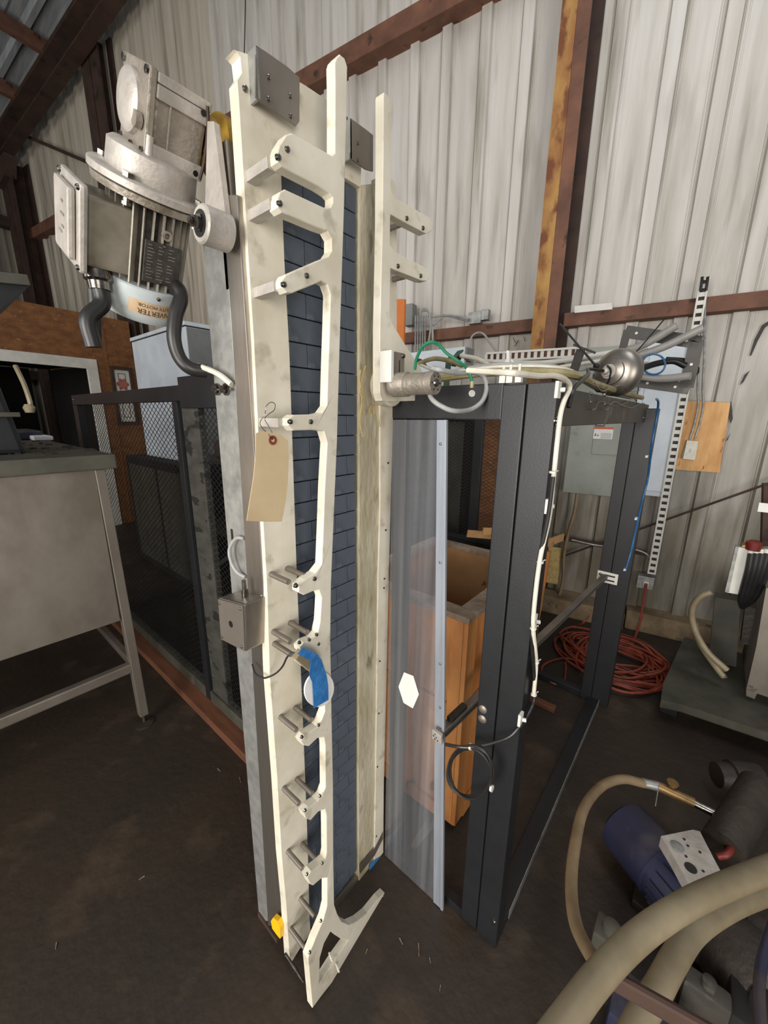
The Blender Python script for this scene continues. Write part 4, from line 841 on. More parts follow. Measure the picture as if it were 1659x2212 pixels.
# perforated rack of flat bars with grey tubes
rk = thing('perforated_rack', aY(1430, 860, 2.3), 'dark perforated flat-bar rack carrying grey tubes above the rear corner of the guard', 'rack')
YR = 2.33
def flat(a_, b_, wd, mt='tape_black', holes=0, Y=YR, name='flat_bar'):
    A = aY(*a_, Y); B = aY(*b_, Y); G().bar(A, B, .004, wd, V((0, 1, 0)), 0).done(name, mt, rk)
    for h in range(holes):
        q = A.lerp(B, (h + .5) / holes); G().lathe(q - V((0, .0022, 0)), (0, -1, 0), [(0, .006), (.0006, .006)], 10).done('hole', 'white', rk)
flat((1350, 716), (1512, 740), .055, holes=3)
flat((1356, 712), (1338, 780), .035)
flat((1505, 735), (1482, 838), .055, holes=1)
flat((1370, 824), (1490, 840), .05, holes=2)
flat((1255, 755), (1235, 815), .045, 'pump_dark')
G().bar(aY(1240, 745, YR - .05), aY(1285, 762, YR - .05), .03, .01, V((0, 1, 0))).done('arm', 'pump_dark', rk)
for k, (a_, b_) in enumerate((((1345, 762), (1462, 703)), ((1355, 776), (1520, 708)), ((1375, 812), (1492, 812)))):
    g = G(); p_ = aY(*a_, YR - .06); q_ = aY(*b_, YR - .10); g.tube([p_, p_.lerp(q_, .5) + V((0, 0, -.012)), q_], .017, 12, 6)
    tag(g.done('grey_tube', 'conduit', None), ('upper grey plastic tube through the perforated rack', 'middle grey plastic tube through the perforated rack', 'lower grey plastic tube below the perforated rack')[k], 'tube')
g = G(); g.lathe(aY(1413, 787, 2.22), V((.2, -.95, .1)), [(0, .030), (.0, .037), (.01, .037), (.01, .030)], 28)
g2 = G(); rg = [aY(1412 + 25 * math.cos(t), 787 + 22 * math.sin(t), 2.22) for t in [2 * math.pi * k / 20 for k in range(21)]]; g2.tube(rg, .0042, 8, 2); g.bm.free()
tag(g2.done('blue_hose_loop', 'blue', None), 'loop of thin blue hose under the perforated rack', 'hose')
g = G(); g.tube([aY(1388, 795, 2.2), aY(1420, 785, 2.26), aY(1455, 780, 2.3), aY(1480, 790, 2.32)], .014, 10, 6); g.tube([aY(1440, 775, 2.3), aY(1480, 778, 2.35), aY(1502, 788, 2.36), aY(1505, 805, 2.36), aY(1490, 812, 2.34)], .009, 8, 6)
tag(g.done('black_hose', 'black', None), 'black hose bundle behind the blue hose loop', 'hose')
g = G(); g.tube([aX(x, y, -.215) for x, y in ((1418, 862), (1422, 870), (1418, 905), (1408, 960), (1400, 1030), (1388, 1080), (1372, 1150), (1362, 1195), (1350, 1235))], .0048, 8, 6)
tag(g.done('blue_hose', 'blue', None), 'blue hose running down the outer edge of the rear guard post', 'hose')
for (px, py), lz in zip(((1397, 986), (1374, 1120), (1350, 1230)), ('upper', 'middle', 'lower')):
    q = aX(px, py, -.218); g = G(); g.box((q.x - .004, q.y - .014, q.z - .005), (q.x + .005, q.y + .014, q.z + .005), .001)
    tag(g.done('hose_clip', 'white', None), lz + ' white clip holding the blue hose on the rear guard post', 'clip', 'clips on the blue hose')

# ================================================================== LEFT GUARD FENCE
fn = thing('mesh_fence', (-2.6, .82, 0), 'black expanded mesh guard section left of the conveyor', 'fence')
FY = .81
def fx(x, y): return aY(x, y, FY)
tl = fx(152, 848); tm = fx(385, 842); zt2 = (tl.z + tm.z) / 2
G().box((tl.x, FY, zt2 - .07), (-.92, FY + .04, zt2), .003).done('top_rail', 'guard', fn)
G().box((tl.x, FY, .06), (tl.x + .09, FY + .045, zt2 - .071), .003).done('end_post', 'guard', fn)
bk = fx(387, 815); be = fx(456, 865); G().box((bk.x, FY - .01, be.z - .03), (-.93, FY + .05, bk.z), .003).done('top_block', 'guard', fn)
pm = fx(372, 868); pm2 = fx(398, 868)
G().box((pm.x, FY - .004, .06), (pm.x + .05, FY + .03, zt2 - .071), .002).done('middle_post', 'guard', fn)
G().box((pm.x + .06, FY + .012, .08), (pm2.x + .09, FY + .045, zt2 - .075), .002).done('taped_post', 'tape_scuff', fn, label='scuffed inner post with worn black tape')
G().box((tl.x, FY, .05), (-.92, FY + .045, .12), .003).done('bottom_rail', 'slab', fn)
mesh_panel(V((tl.x + .09, FY + .02, .12)), V((1, 0, 0)), V((0, 0, 1)), pm.x - tl.x - .09, zt2 - .19, parent=fn, pitch=(.026, .0165), wd=.005)
mesh_panel(V((pm.x + .05, FY + .02, .12)), V((1, 0, 0)), V((0, 0, 1)), -.95 - pm.x - .05, zt2 - .19, parent=fn, pitch=(.021, .0145), wd=.005)
screw_at(V((tl.x + .05, FY, zt2 - .03)), (0, -1, 0), .007, fn)
G().box((-4.05, FY - .09, 0), (-.93, FY - .02, .045), .004); g = G(); g.box((-4.05, FY - .07, 0), (-.93, FY + .06, .048), .004)
tag(g.done('timber_sill', 'wood_red', None), 'long reddish timber lying on the floor under the mesh fence', 'timber')
# pale enclosure standing on a dark cabinet behind the fence
en = thing('pale_enclosure', (-4.0, 1.9, 1.20), 'large pale blue-grey enclosure with lid, seen above the mesh fence', 'enclosure')
a = aY(282, 725, 1.6); b = aY(398, 693, 1.6); ez0 = 1.18
G().box((a.x, 1.6, ez0), (b.x, 2.3, b.z - .04), .006).done('body', 'panel_blue', en)
G().box((a.x - .01, 1.59, b.z - .032), (b.x + .01, 2.31, b.z), .006).done('lid', 'panel_blue', en)
G().box((a.x + .005, 1.603, b.z - .0405), (b.x - .003, 2.297, b.z - .0315)).done('gasket', 'black', en)
G().box((b.x + .001, 1.61, ez0 + .01), (b.x + .006, 2.29, b.z - .045)).done('side_plate', 'panel_side', en)
q = aX(432, 683, b.x + .02); g = G(); g.lathe(V((b.x + .03, 2.0, b.z)), (0, 0, 1), [(0, .02), (.04, .02), (.04, .07), (.055, .065)], 16); g.done('lid_knob', 'black', en)
dk = thing('dark_cabinet', (-4.0, 1.9, 0), 'dark cabinet behind the mesh fence under the pale enclosure', 'cabinet')
G().box((-4.9, 1.45, .0), (b.x + .1, 2.35, ez0 - .001), .01).done('body', 'void', dk)
G().box((-4.8, 1.443, .08), (-4.1, 1.45, ez0 - .08), .004).done('door', 'slab', dk); G().box((-4.05, 1.443, .08), (-3.3, 1.45, ez0 - .08), .004).done('door', 'slab', dk)
# dim shelving inside the fence
sh = thing('steel_shelf', (-2.2, 1.6, 0), 'dim steel shelf frame seen through the mesh fence', 'shelf')
for x_ in (-2.9, -1.5):
    for y_ in (1.25, 1.95): G().box((x_, y_, 0), (x_ + .035, y_ + .035, 1.35), .002).done('leg', 'slab', sh)
for z_ in (.3, .8, 1.3): G().box((-2.9, 1.25, z_), (-1.465, 1.985, z_ + .025), .002).done('shelf_board', 'pump_dark', sh)
G().bar(V((-2.85, 1.24, .4)), V((-1.5, 1.24, 1.25)), .03, .006, V((0, 0, 1))).done('brace', 'slab', sh)
for k, (x_, y_, z_, s_, mt) in enumerate(((-2.7, 1.35, 1.326, .16, 'rust_dark'), (-2.3, 1.4, 1.326, .2, 'slab'), (-1.85, 1.35, 1.326, .13, 'pump_dark'), (-2.5, 1.35, .826, .22, 'void'), (-1.9, 1.4, .826, .2, 'rust_dark'))):
    g = G(); g.box((x_, y_, z_), (x_ + s_ * 1.4, y_ + s_, z_ + s_ * .7), .008); g.box((x_ + .02, y_ + .02, z_ + s_ * .7), (x_ + s_ * 1.3, y_ + s_ * .9, z_ + s_ * .7 + .012))
    tag(g.done('parts_bin', mt, None), ('left bin on the top board of the dim shelf behind the fence', 'middle and largest bin on the top board of the dim shelf', 'right bin on the top board of the dim shelf', 'left bin on the middle board of the dim shelf', 'right brown bin on the middle board of the dim shelf')[k], 'bin', 'bins on the dim shelf')

# ================================================================== STAINLESS TABLE at left
tb = thing('work_table', (-2.7, 0, 0), 'stainless steel work table with tall front apron and a dirty top at left', 'table')
XT0 = -2.08
G().box((-3.9, -1.2, 1.375), (XT0 + .012, .575, 1.44), .006).done('table_top', 'slab', tb)
G().box((XT0 - .012, -1.2, .635), (XT0 - .004, .49, 1.374), .001).done('front_apron', 'steel_dull', tb)
G().hexa([V((XT0 - .045, .505, .06)), V((XT0, .505, .06)), V((XT0, .545, .06)), V((XT0 - .045, .545, .06)), V((XT0 - .045, .49, 1.374)), V((XT0, .49, 1.374)), V((XT0, .53, 1.374)), V((XT0 - .045, .53, 1.374))], .003).done('leg', 'steel_dull', tb)
G().box((-3.85, .5, .06), (-3.81, .54, 1.374), .003).done('leg', 'steel_dull', tb)
G().box((XT0 - .04, -1.2, .335), (XT0 - .002, .505, .385), .006).done('cross_rail', 'steel_dull', tb)
G().box((-3.81, .51, .335), (XT0 - .045, .54, .38), .006).done('cross_rail', 'steel_dull', tb)
G().box((-3.8, -1.2, .64), (XT0 - .03, .47, .66)).done('under_shelf', 'slab', tb)
g = G(); g.cyl((XT0 - .022, .525, .012), (XT0 - .022, .525, .06), .008, 10); g.lathe((XT0 - .022, .525, 0), (0, 0, 1), [(0, .045), (.006, .045), (.013, .02)], 18); g.done('foot', 'pump_dark', tb)
# clutter on the table
bx = thing('black_machine', (-2.5, 0.1, 1.44), 'dark grey machine housing standing on the stainless table, with a pale cord', 'machine')
q = aX(48, 930, -2.35)
G().hexa([V((-2.75, -.6, 1.441)), V((-2.35, -.6, 1.441)), V((-2.35, q.y, 1.441)), V((-2.75, q.y, 1.441)), V((-2.75, -.6, 1.85)), V((-2.40, -.6, 1.85)), V((-2.40, q.y - .05, 1.85)), V((-2.75, q.y - .05, 1.85))], .02).done('housing', 'guard', bx)
g = G(); g.box((-2.352, -.6, 1.60), (-2.340, q.y + .004, 1.62), .003); g.done('trim_strip', 'slab', bx)
g = G(); g.tube([aX(33, 790, -2.34), aX(52, 830, -2.30), aX(64, 865, -2.28), aX(66, 876, -2.28)], .009, 8, 6); g.done('cord', 'hose', bx)
g = G(); qq = aX(63, 881, -2.28); g.lathe(qq + V((0, 0, -.02)), (0, 0, 1), [(0, .016), (.02, .022), (.035, .014)], 12); g.done('plug', 'hose', bx)
hp = thing('hopper', aX(30, 660, -2.0), 'grey sheet metal hopper tray jutting in at the far left', 'hopper')
XH = -2.0
top = [aX(-60, 590, XH), aX(0, 583, XH), aX(58, 597, XH), aX(63, 618, XH), aX(0, 668, XH), aX(-60, 690, XH)]
G().prism([top], (-.5, .0, 0), .004).done('tray', 'guard', hp)
G().bar(aX(-60, 594, XH + .004), aX(62, 606, XH + .004), .02, .035, V((1, 0, 0)), .003).done('lip', 'slab', hp)
g = G(); g.bar(aX(-40, 690, XH - .1), V((-2.4, -.3, 1.85)), .04, .04); g.done('support', 'slab', hp)
g = G(); random.seed(3)
for k in range(46):
    x_, y_ = random.uniform(-3.4, -2.2), random.uniform(.22, .54); s_ = random.uniform(.008, .035); g.box((x_, y_, 1.44), (x_ + s_, y_ + s_ * random.uniform(.4, 1.6), 1.441 + s_ * .25))
o = g.done('swarf_debris', 'pump_dark', None, 'stuff'); tag(o, 'loose dark scraps scattered on the stainless table top', 'debris')
g = G(); q = V((-3.5, .55, 1.46)); g.box((q.x - .1, q.y - .05, 1.441), (q.x + .12, q.y + .05, 1.47), .008); tag(g.done('white_rag', 'paper', None), 'crumpled white rag on the table top', 'rag')
g = G(); q = V((-3.62, .42, 1.50)); g.box((q.x - .35, q.y - .12, 1.441), (q.x + .1, q.y + .15, 1.50), .01); tag(g.done('blue_tray', 'pump_blue', None), 'dark blue tray at the back of the table top', 'tray')

# ================================================================== CRATE inside the guard
cr = thing('plywood_crate', (-.85, 1.4, 0), 'tall open-topped orange pine plywood crate inside the guard', 'crate')
cx0, cx1, cy0, cy1, ch = -1.12, -.555, 1.115, 1.80, .935; tk = .022
G().box((cx0, cy0, .05), (cx1 - .0, cy0 + tk, ch), .001).done('front_board', 'pine', cr)
G().box((cx1 - tk, cy0 + tk, .05), (cx1, cy1, ch - .001), .001).done('side_board', 'pine', cr)
G().box((cx0, cy0 + tk, .05), (cx0 + tk, cy1, ch - .001), .001).done('side_board', 'pine', cr)
G().box((cx0 + tk, cy1 - tk, .05), (cx1 - tk, cy1, ch + .0), .001).done('back_board', 'pine_in', cr)
G().box((cx0, cy0, .02), (cx1, cy1, .05), .001).done('bottom_board', 'pine', cr)
for a_, b_ in (((cx0 - .012, cy0 - .02, ch), (cx1 + .02, cy0 + .045, ch + .022)), ((cx1 - .045, cy0 + .0455, ch), (cx1 + .02, cy1, ch + .022)), ((cx0 - .012, cy0 + .0455, ch), (cx0 + .045, cy1, ch + .022)), ((cx0 + .0455, cy1 - .06, ch), (cx1 - .0455, cy1, ch + .021))):
    G().box(a_, b_, .002).done('rim_board', 'dusty', cr)
G().box((cx1 - .05, cy0 - .018, .05), (cx1 - .0005, cy0 - .0008, ch - .001), .002).done('corner_batten', 'pine', cr)
G().box((cx1 + .0005, cy0 - .0185, .05), (cx1 + .018, cy0 + .05, ch - .001), .002).done('corner_batten', 'pine', cr)
for z_ in (.52, .03):
    G().box((cx0, cy0 - .016, z_), (cx1 - .051, cy0 - .001, z_ + .06), .002).done('batten', 'pine', cr); G().box((cx1 + .001, cy0 + .051, z_), (cx1 + .016, cy1, z_ + .06), .002).done('batten', 'pine', cr)
g = G(); 
for k in range(5): g.bar(V((-.95 + .09 * k, 1.85, 1.0 + .03 * (k % 2))), V((-.75 + .05 * k, 2.2, .93 + .05 * (k % 3))), .04, .008, V((0, 0, 1)))
tag(g.done('board_offcuts', 'pine_in', None), 'loose plywood offcuts leaning behind the crate', 'offcuts')
g = G(); yq = atz(1115, 1535, 0).y; g.prism([[aY(x, y, yq) for x, y in ((1140, 1188), (1188, 1193), (1177, 1260), (1163, 1340), (1150, 1437), (1130, 1532), (1090, 1532))]], (0, .02, 0), .001); tag(g.done('leaning_plank', 'pine', None), 'narrow pine plank standing just behind the guard corner post', 'plank')
g = G(); q = atz(1180, 1522, .02); g.box((q.x - .16, q.y - .02, 0), (q.x + .05, q.y + .02, .03), .003); tag(g.done('wood_block', 'wood_red', None), 'short reddish wood block on the floor inside the guard', 'block')

# ================================================================== ON THE BACK WALL
def wq(x, y, n=3.50): p_ = wall(x, y, n); return p_.dot(WU), p_.z
def wbox(g, u0, u1, z0, z1, n0, n1, bev=0): return g.hexa([uwz(u0, n0, z0), uwz(u1, n0, z0), uwz(u1, n1, z0), uwz(u0, n1, z0), uwz(u0, n0, z1), uwz(u1, n0, z1), uwz(u1, n1, z1), uwz(u0, n1, z1)], bev)
p1 = thing('breaker_panel', uwz(-.2, 3.45, 1.0), 'grey-green breaker panel on the back wall seen through the guard side', 'electrical panel')
u0_, z0_ = wq(1215, 1063, 3.42); u1_, z1_ = wq(1352, 1066, 3.42)
wbox(G(), u0_, u1_ - .03, z0_, 2.12, 3.42, 3.535, .004).done('cabinet', 'panel_grey', p1)
uu, zz = wq(1275, 935, 3.415); wbox(G(), u0_ + .05 + .12, u1_ - .09, zz - .16, zz + .27, 3.413, 3.4195, .002).done('door', 'panel_grey', p1)
a = wq(1291, 888, 3.41); b = wq(1306, 921, 3.41); wbox(G(), a[0], b[0], b[1], a[1], 3.402, 3.4125, .002).done('handle_plate', 'black', p1)
wbox(G(), a[0] + .006, b[0] - .006, b[1] + .008, a[1] - .008, 3.399, 3.4018, .001).done('handle', 'galv', p1)
a = wq(1284, 922, 3.41); b = wq(1322, 949, 3.41); wbox(G(), a[0], b[0], b[1], a[1], 3.411, 3.4128).done('warning_label', 'paper', p1)
wbox(G(), a[0], b[0], a[1] - .016, a[1], 3.4102, 3.4109).done('label_band', 'ink_red', p1)
g = G()
for k in range(6): wbox(g, a[0] + .05, b[0] - .008, b[1] + .006 + .007 * k, b[1] + .0085 + .007 * k, 3.4102, 3.4109)
wbox(g, a[0] + .008, a[0] + .02, b[1] + .02, b[1] + .04, 3.4102, 3.4109); wbox(g, a[0] + .025, a[0] + .037, b[1] + .02, b[1] + .032, 3.4102, 3.4109); g.done('label_print', 'panel_side', p1)
p2 = thing('disconnect_panel', uwz(.15, 3.45, 1.0), 'pale blue-grey electrical panel between the rear guard post and the perforated strut', 'electrical panel')
v0_, w0_ = wq(1345, 1080, 3.42); v1_, w1_ = wq(1442, 1075, 3.42)
wbox(G(), u1_ - .025, v1_, w1_, 2.14, 3.42, 3.535, .006).done('cabinet', 'panel_blue', p2)
wbox(G(), u1_ + .01, v1_ - .03, w1_ + .04, 2.08, 3.414, 3.4195, .002).done('door', 'panel_blue', p2)
# perforated strut post
ps = thing('perforated_strut', uwz(.33, 3.4, .4), 'pale perforated metal strut standing against the back wall right of the panels', 'strut')
a = wall(1523, 600, 3.40); b = wall(1407, 1240, 3.40); dv = (b - a).normalized(); L0 = (b - a).length; sx = dv.cross(WN).normalized()
if sx.dot(WU) < 0: sx = -sx
for s_ in (-1, 1): G().bar(a + sx * s_ * .021, b + sx * s_ * .021, .012, .010, WN).done('flange', 'white', ps)
nh = 42
for k in range(nh + 1):
    t = L0 * k / nh; G().bar(a + dv * max(0, t - .013), a + dv * min(L0, t + .013), .004, .034, WN).done('web_bridge', 'white', ps)
G().bar(a + WN * .02, b + WN * .02, .003, .036, WN).done('inner_back', 'pump_dark', ps)
for px in (1517, 1529):
    c_ = wall(px, 598, 3.38); g = G(); g.tube([c_, wall(px - 1, 608, 3.38), wall(px - 4, 628, 3.385)], .008, 8, 4); tag(g.done('strut_cable', 'black', None), ('left' if px < 1520 else 'right') + ' of two black cable ends at the top of the perforated strut', 'cable', 'cable ends at the strut top')
for k in (0, 1):
    g = G(); g.tube([wall(x + 11 * k * (1 if y > 700 else .4), y, 3.44) for x, y in ((1522, 600), (1518, 690), (1511, 760), (1507, 840), (1508, 874), (1500, 915), (1489, 950))], .0065, 8, 6)
    tag(g.done('armoured_cable', 'galv', None), ('left' if k == 0 else 'right') + ' of the two armoured cables dropping to the wall switch', 'cable')
# plywood square and switch
a = wq(1483, 866, 3.50); b = wq(1562, 1020, 3.50)
g = G(); g.prism([[wall(x, y, 3.50) for x, y in ((1483, 866), (1578, 870), (1554, 1021), (1455, 1014))]], WN * .015, 0); tag(g.done('plywood_backer', 'ply', None), 'small square of pale plywood fixed to the back wall', 'board')
sw = thing('wall_switch', wall(1490, 990, 3.47), 'ivory wall switch plate on the plywood square', 'switch')
g = G(); g.prism([[wall(x, y, 3.46) for x, y in ((1483, 951), (1509, 953), (1501, 993), (1471, 990))]], WN * .04, 0); g.done('box', 'hose', sw)
g = G(); g.prism([[wall(x, y, 3.455) for x, y in ((1484, 951), (1509, 953), (1501, 994), (1475, 991))]], -WN * .006, .001); g.done('face_plate', 'cable_white', sw)
g = G(); c_ = wall(1491, 973, 3.449); g.bar(c_ - V((0, 0, .012)), c_ + V((0, 0, .012)), .006, .012, WN); g.done('toggle', 'galv', sw)
# receptacle with orange cord
rc = thing('receptacle_box', wall(1394, 1278, 3.45), 'grey metal receptacle box low on the back wall with an orange plug', 'outlet')
a = wq(1378, 1243, 3.42); b = wq(1410, 1276, 3.42); wbox(G(), a[0], b[0], b[1], a[1], 3.42, 3.5, .004).done('box', 'galv', rc)
c_ = wall(1395, 1262, 3.41); G().bar(c_ - V((0, 0, .02)), c_ + V((0, 0, .02)), .02, .035, WN, .003).done('face', 'white', rc)
G().bar(c_ - V((0, 0, .014)) - WN * .015, c_ + V((0, 0, .012)) - WN * .015, .03, .022, WN, .003).done('plug', 'red', rc)
g = G(); g.tube([wall(x, y, 3.44) for x, y in ((1404, 1240), (1405, 1215), (1398, 1198), (1375, 1188), (1340, 1182), (1290, 1178), (1235, 1166))], .007, 8, 6); tag(g.done('receptacle_conduit', 'galv', None), 'bent metal conduit feeding the low receptacle box', 'conduit')
g = G(); g.bar(wall(1205, 1160, 3.47), wall(1300, 1178, 3.47), .03, .03, WN); g.bar(wall(1300, 1178, 3.47), wall(1395, 1196, 3.47), .03, .03, WN); tag(g.done('wall_rail', 'rust_dark', None), 'low dark rail along the back wall under the panels', 'rail')
g = G(); g.tube([wall(x, y, 3.44) for x, y in ((1248, 1062), (1240, 1110), (1228, 1150), (1218, 1200), (1216, 1250), (1206, 1290), (1185, 1315))], .014, 10, 6); tag(g.done('flexible_conduit', 'hose_dirty', None), 'tan flexible conduit dropping from the breaker panel', 'conduit')
g = G(); g.box((0, 0, 0), (0, 0, 0)) if False else None; wbox(g, *(lambda a_, b_: (a_[0], b_[0], b_[1], a_[1]))(wq(1186, 1180, 3.48), wq(1205, 1262, 3.48)), 3.47, 3.49); tag(g.done('green_board', 'straw', None), 'narrow greenish board against the back wall by the guard post', 'board')
# bracing rod, second faint rod, cable at upper left
g = G(); g.cyl(wall(1190, 1211, 3.5), wall(1700, 1030, 3.46), .008, 8); tag(g.done('bracing_rod', 'rust_dark', None), 'long dark bracing rod slanting up across the back wall to the right', 'rod')
g = G(); g.cyl(wall(54, 293, 3.4), wall(330, 410, 3.4), .022, 8); tag(g.done('bracing_cable', 'rust_dark', None), 'dark bracing rod sloping down from the corner column at upper left', 'rod')
g = G(); q = aY(530, -40, 1.6); g.tube([aY(531, -40, 1.6), aY(529, 60, 1.6), aY(527, 150, 1.6)], .003, 6, 3); tag(g.done('hanging_wire', 'rubber', None), 'thin dark wire hanging down behind the head of the conveyor', 'wire')
# small steel plate on the girt, junction box on girt
g = G(); g.prism([[wall(x, y, 3.445) for x, y in ((1241, 661), (1322, 654), (1323, 668), (1241, 676))]], WN * .006); tag(g.done('girt_plate', 'white', None), 'pale bent sheet plate sitting on the girt right of the column', 'plate')
jb = thing('girt_junction_box', wall(1025, 695, 3.42), 'galvanised junction box on the girt left of the column', 'box')
a = wq(1012, 681, 3.40); b = wq(1038, 697, 3.40); wbox(G(), a[0], b[0], b[1] - .0, a[1] + .02, 3.40, 3.46, .002).done('body', 'galv', jb)
wbox(G(), b[0] + .001, b[0] + .06, b[1] + .02, a[1] + .03, 3.40, 3.46, .002).done('side_knockout', 'galv', jb)
# tangle of cables left of column
for k, pts in enumerate(([(1012, 693), (990, 688), (965, 682), (950, 690), (940, 700), (930, 704), (915, 704)], [(1012, 690), (985, 683), (960, 681), (940, 684), (925, 683)], [(935, 738), (934, 710), (928, 680), (920, 668), (912, 670), (908, 685), (908, 720)], [(926, 738), (930, 705), (925, 672), (914, 672)])):
    g = G(); g.tube([wall(x, y, 3.38 - .01 * k) for x, y in pts], .009, 8, 6)
    tag(g.done('girt_cable', 'cable_grey', None), ('grey cable from the girt junction box, lower run', 'grey cable from the girt junction box, upper run', 'grey cable arching over the vertical conduits', 'grey cable dropping inside the arched one')[k], 'cable')
for k in range(5):
    g = G(); x_ = 897 + 5.2 * k; g.cyl(wall(x_, 762, 3.36), wall(x_ + .8, 682, 3.36), .0085, 8)
    tag(g.done('vertical_conduit', 'galv', None), ('leftmost', 'second from the left', 'middle', 'fourth from the left', 'rightmost')[k] + ' of the five thin vertical conduits behind the pale control box', 'conduit', 'vertical conduits behind the control box')
g = G(); wbox(g, *(lambda a_, b_: (a_[0], b_[0], b_[1], a_[1]))(wq(874, 658, 3.42), wq(891, 702, 3.42)), 3.41, 3.50, .004); tag(g.done('grey_box', 'panel_side', None), 'small grey box on the wall beside the orange board', 'box')
g = G(); g.tube([wall(1015, 752, 3.3), wall(1018, 730, 3.3), wall(1030, 719, 3.3), wall(1045, 722, 3.3), wall(1062, 745, 3.3), wall(1080, 765, 3.3), wall(1095, 770, 3.3)], .008, 8, 6); tag(g.done('arched_cable', 'cable_grey', None), 'grey cable arching over between the control box and the white conduits', 'cable')
g = G(); g.prism([[aY(x, y, 2.6) for x, y in ((853, 646), (874, 646), (871, 760), (853, 730))]], (0, .02, 0)); tag(g.done('orange_board', 'board_orange', None), 'orange board standing upright just right of the conveyor', 'board')
tr = thing('perforated_tray', wall(1160, 768, 3.2), 'white perforated cable tray behind the guard top', 'tray')
a = wall(1050, 772, 3.2); b = wall(1262, 760, 3.2)
for s_ in (-1, 1): G().bar(a + V((0, 0, s_ * .028)), b + V((0, 0, s_ * .028)), .02, .014, WN).done('flange', 'white', tr)
for k in range(16):
    c_ = a.lerp(b, k / 15); G().bar(c_ - WU * .012, c_ + WU * .012, .004, .045, WN).done('web_bridge', 'white', tr)
G().bar(a + WN * .02, b + WN * .02, .003, .05, WN).done('inner_back', 'rust', tr)

# ================================================================== ORANGE EXTENSION CORD
g = G(); random.seed(11)
cc = atz(1325, 1425, .02)
pts = []
for k in range(17):
    ox, oy = random.gauss(0, .05), random.gauss(0, .06); ra, rb = random.uniform(.17, .34), random.uniform(.16, .28); ph = random.uniform(0, 6.28)
    for j in range(12):
        t = 2 * math.pi * j / 12 + k * .3
        pts.append(cc + V((ox + ra * math.cos(t), oy + rb * math.sin(t), -.02 + .012 + .004 * k * random.uniform(.3, 1))))
g.tube(pts, .008, 6, 3)
g.tube([wall(1395, 1268, 3.39), wall(1390, 1300, 3.35), wall(1382, 1345, 3.3), atz(1368, 1385, .03), atz(1360, 1400, .05)], .009, 6, 6)
g.tube([atz(1272, 1330, .12), atz(1260, 1345, .08), atz(1245, 1352, .02), atz(1225, 1362, .012), atz(1235, 1400, .012)], .007, 6, 4)
g.tube([atz(1260, 1430, .02), atz(1220, 1422, .012), atz(1185, 1430, .012), atz(1170, 1445, .012), atz(1185, 1470, .012), atz(1215, 1478, .012), atz(1222, 1450, .012), atz(1222, 1430, .02)], .007, 6, 6)
tag(g.done('extension_cord', 'orange', None), 'heap of orange-red extension cord on the floor below the receptacle', 'cord')

# ================================================================== RIGHT: dark cart and machine
ct = thing('platform_cart', (.35, 2.8, 0), 'low dark green-grey platform slab on the floor at right', 'platform')
G().prism([[atz(x, y, .15) for x, y in ((1478, 1376), (1432, 1478), (1428, 1512), (1475, 1522), (1659, 1583), (1800, 1640), (1850, 1480))]], (0, 0, -.05), .006).done('deck', 'slab', ct)
q = atz(1440, 1525, .1)
for px, py in ((1450, 1505), (1760, 1600), (1500, 1400)):
    q = atz(px, py, .1); G().box((q.x - .04, q.y - .03, 0), (q.x + .04, q.y + .05, .10), .006).done('foot', 'guard', ct)
mc = thing('filler_machine', (.55, 3.1, .15), 'dark machine with white regulator plates and black tubes at the right edge', 'machine')
def my(x, y, Y=2.75): return aY(x, y, Y)
G().box((.36, 2.72, .151), (.75, 3.2, .62), .01).done('base', 'pump_dark', mc)
G().prism([[my(x, y, 2.62) for x, y in ((1655, 1270), (1634, 1395), (1612, 1490), (1700, 1520), (1730, 1290))]], (0, .3, 0), .01).done('stainless_cover', 'steel_dull', mc)
G().prism([[my(x, y, 2.62) for x, y in ((1612, 1488), (1618, 1478), (1640, 1488), (1630, 1510), (1612, 1503))]], (0, .06, 0), .002).done('foot', 'steel_dull', mc)
G().prism([[my(x, y, 2.70) for x, y in ((1593, 1182), (1622, 1185), (1600, 1285), (1570, 1280))]], (0, .03, 0), .003).done('regulator_plate', 'white', mc)
G().prism([[my(x, y, 2.695) for x, y in ((1589, 1180), (1596, 1182), (1574, 1282), (1566, 1278))]], (0, .04, 0), .002).done('plate_edge', 'galv', mc)
for k, (x0_, x1_) in enumerate(((1622, 1600), (1634, 1608), (1645, 1617), (1657, 1622), (1670, 1632))):
    g = G(); g.tube([my(x0_, 1195, 2.68), my((x0_ * 2 + x1_) / 3, 1235, 2.67), my(x1_, 1290, 2.69), my(1603, 1312, 2.72)], .013, 8, 5); g.done('tube', 'black', mc)
    G().cyl(my(x0_, 1186, 2.68), my(x0_ - 2, 1200, 2.68), .011, 8).done('fitting', 'white', mc)
G().prism([[my(x, y, 2.66) for x, y in ((1640, 1086), (1659, 1088), (1700, 1092), (1698, 1112), (1636, 1105))]], (0, .01, 0)).done('label_plate', 'paper', mc)
G().lathe(my(1628, 1180, 2.68), (0, 0, 1), [(-.02, .03), (.02, .034), (.03, .02)], 12).done('red_knob', 'red', mc)
G().box((.30, 2.74, 1.0), (.70, 2.95, 1.07), .01).done('manifold', 'pump_dark', mc)
G().cyl(my(1603, 1180, 2.72), my(1640, 1176, 2.72), .02, 12).done('valve', 'brass', mc)
G().prism([[my(x, y, 2.9) for x, y in ((1545, 1290), (1600, 1300), (1590, 1440), (1530, 1430))]], (0, .1, 0), .01).done('column', 'slab', mc)
G().prism([[my(x, y, 2.9) for x, y in ((1610, 1310), (1655, 1320), (1640, 1400), (1600, 1390))]], (0, .1, 0), .01).done('gearcase', 'pump_dark', mc)
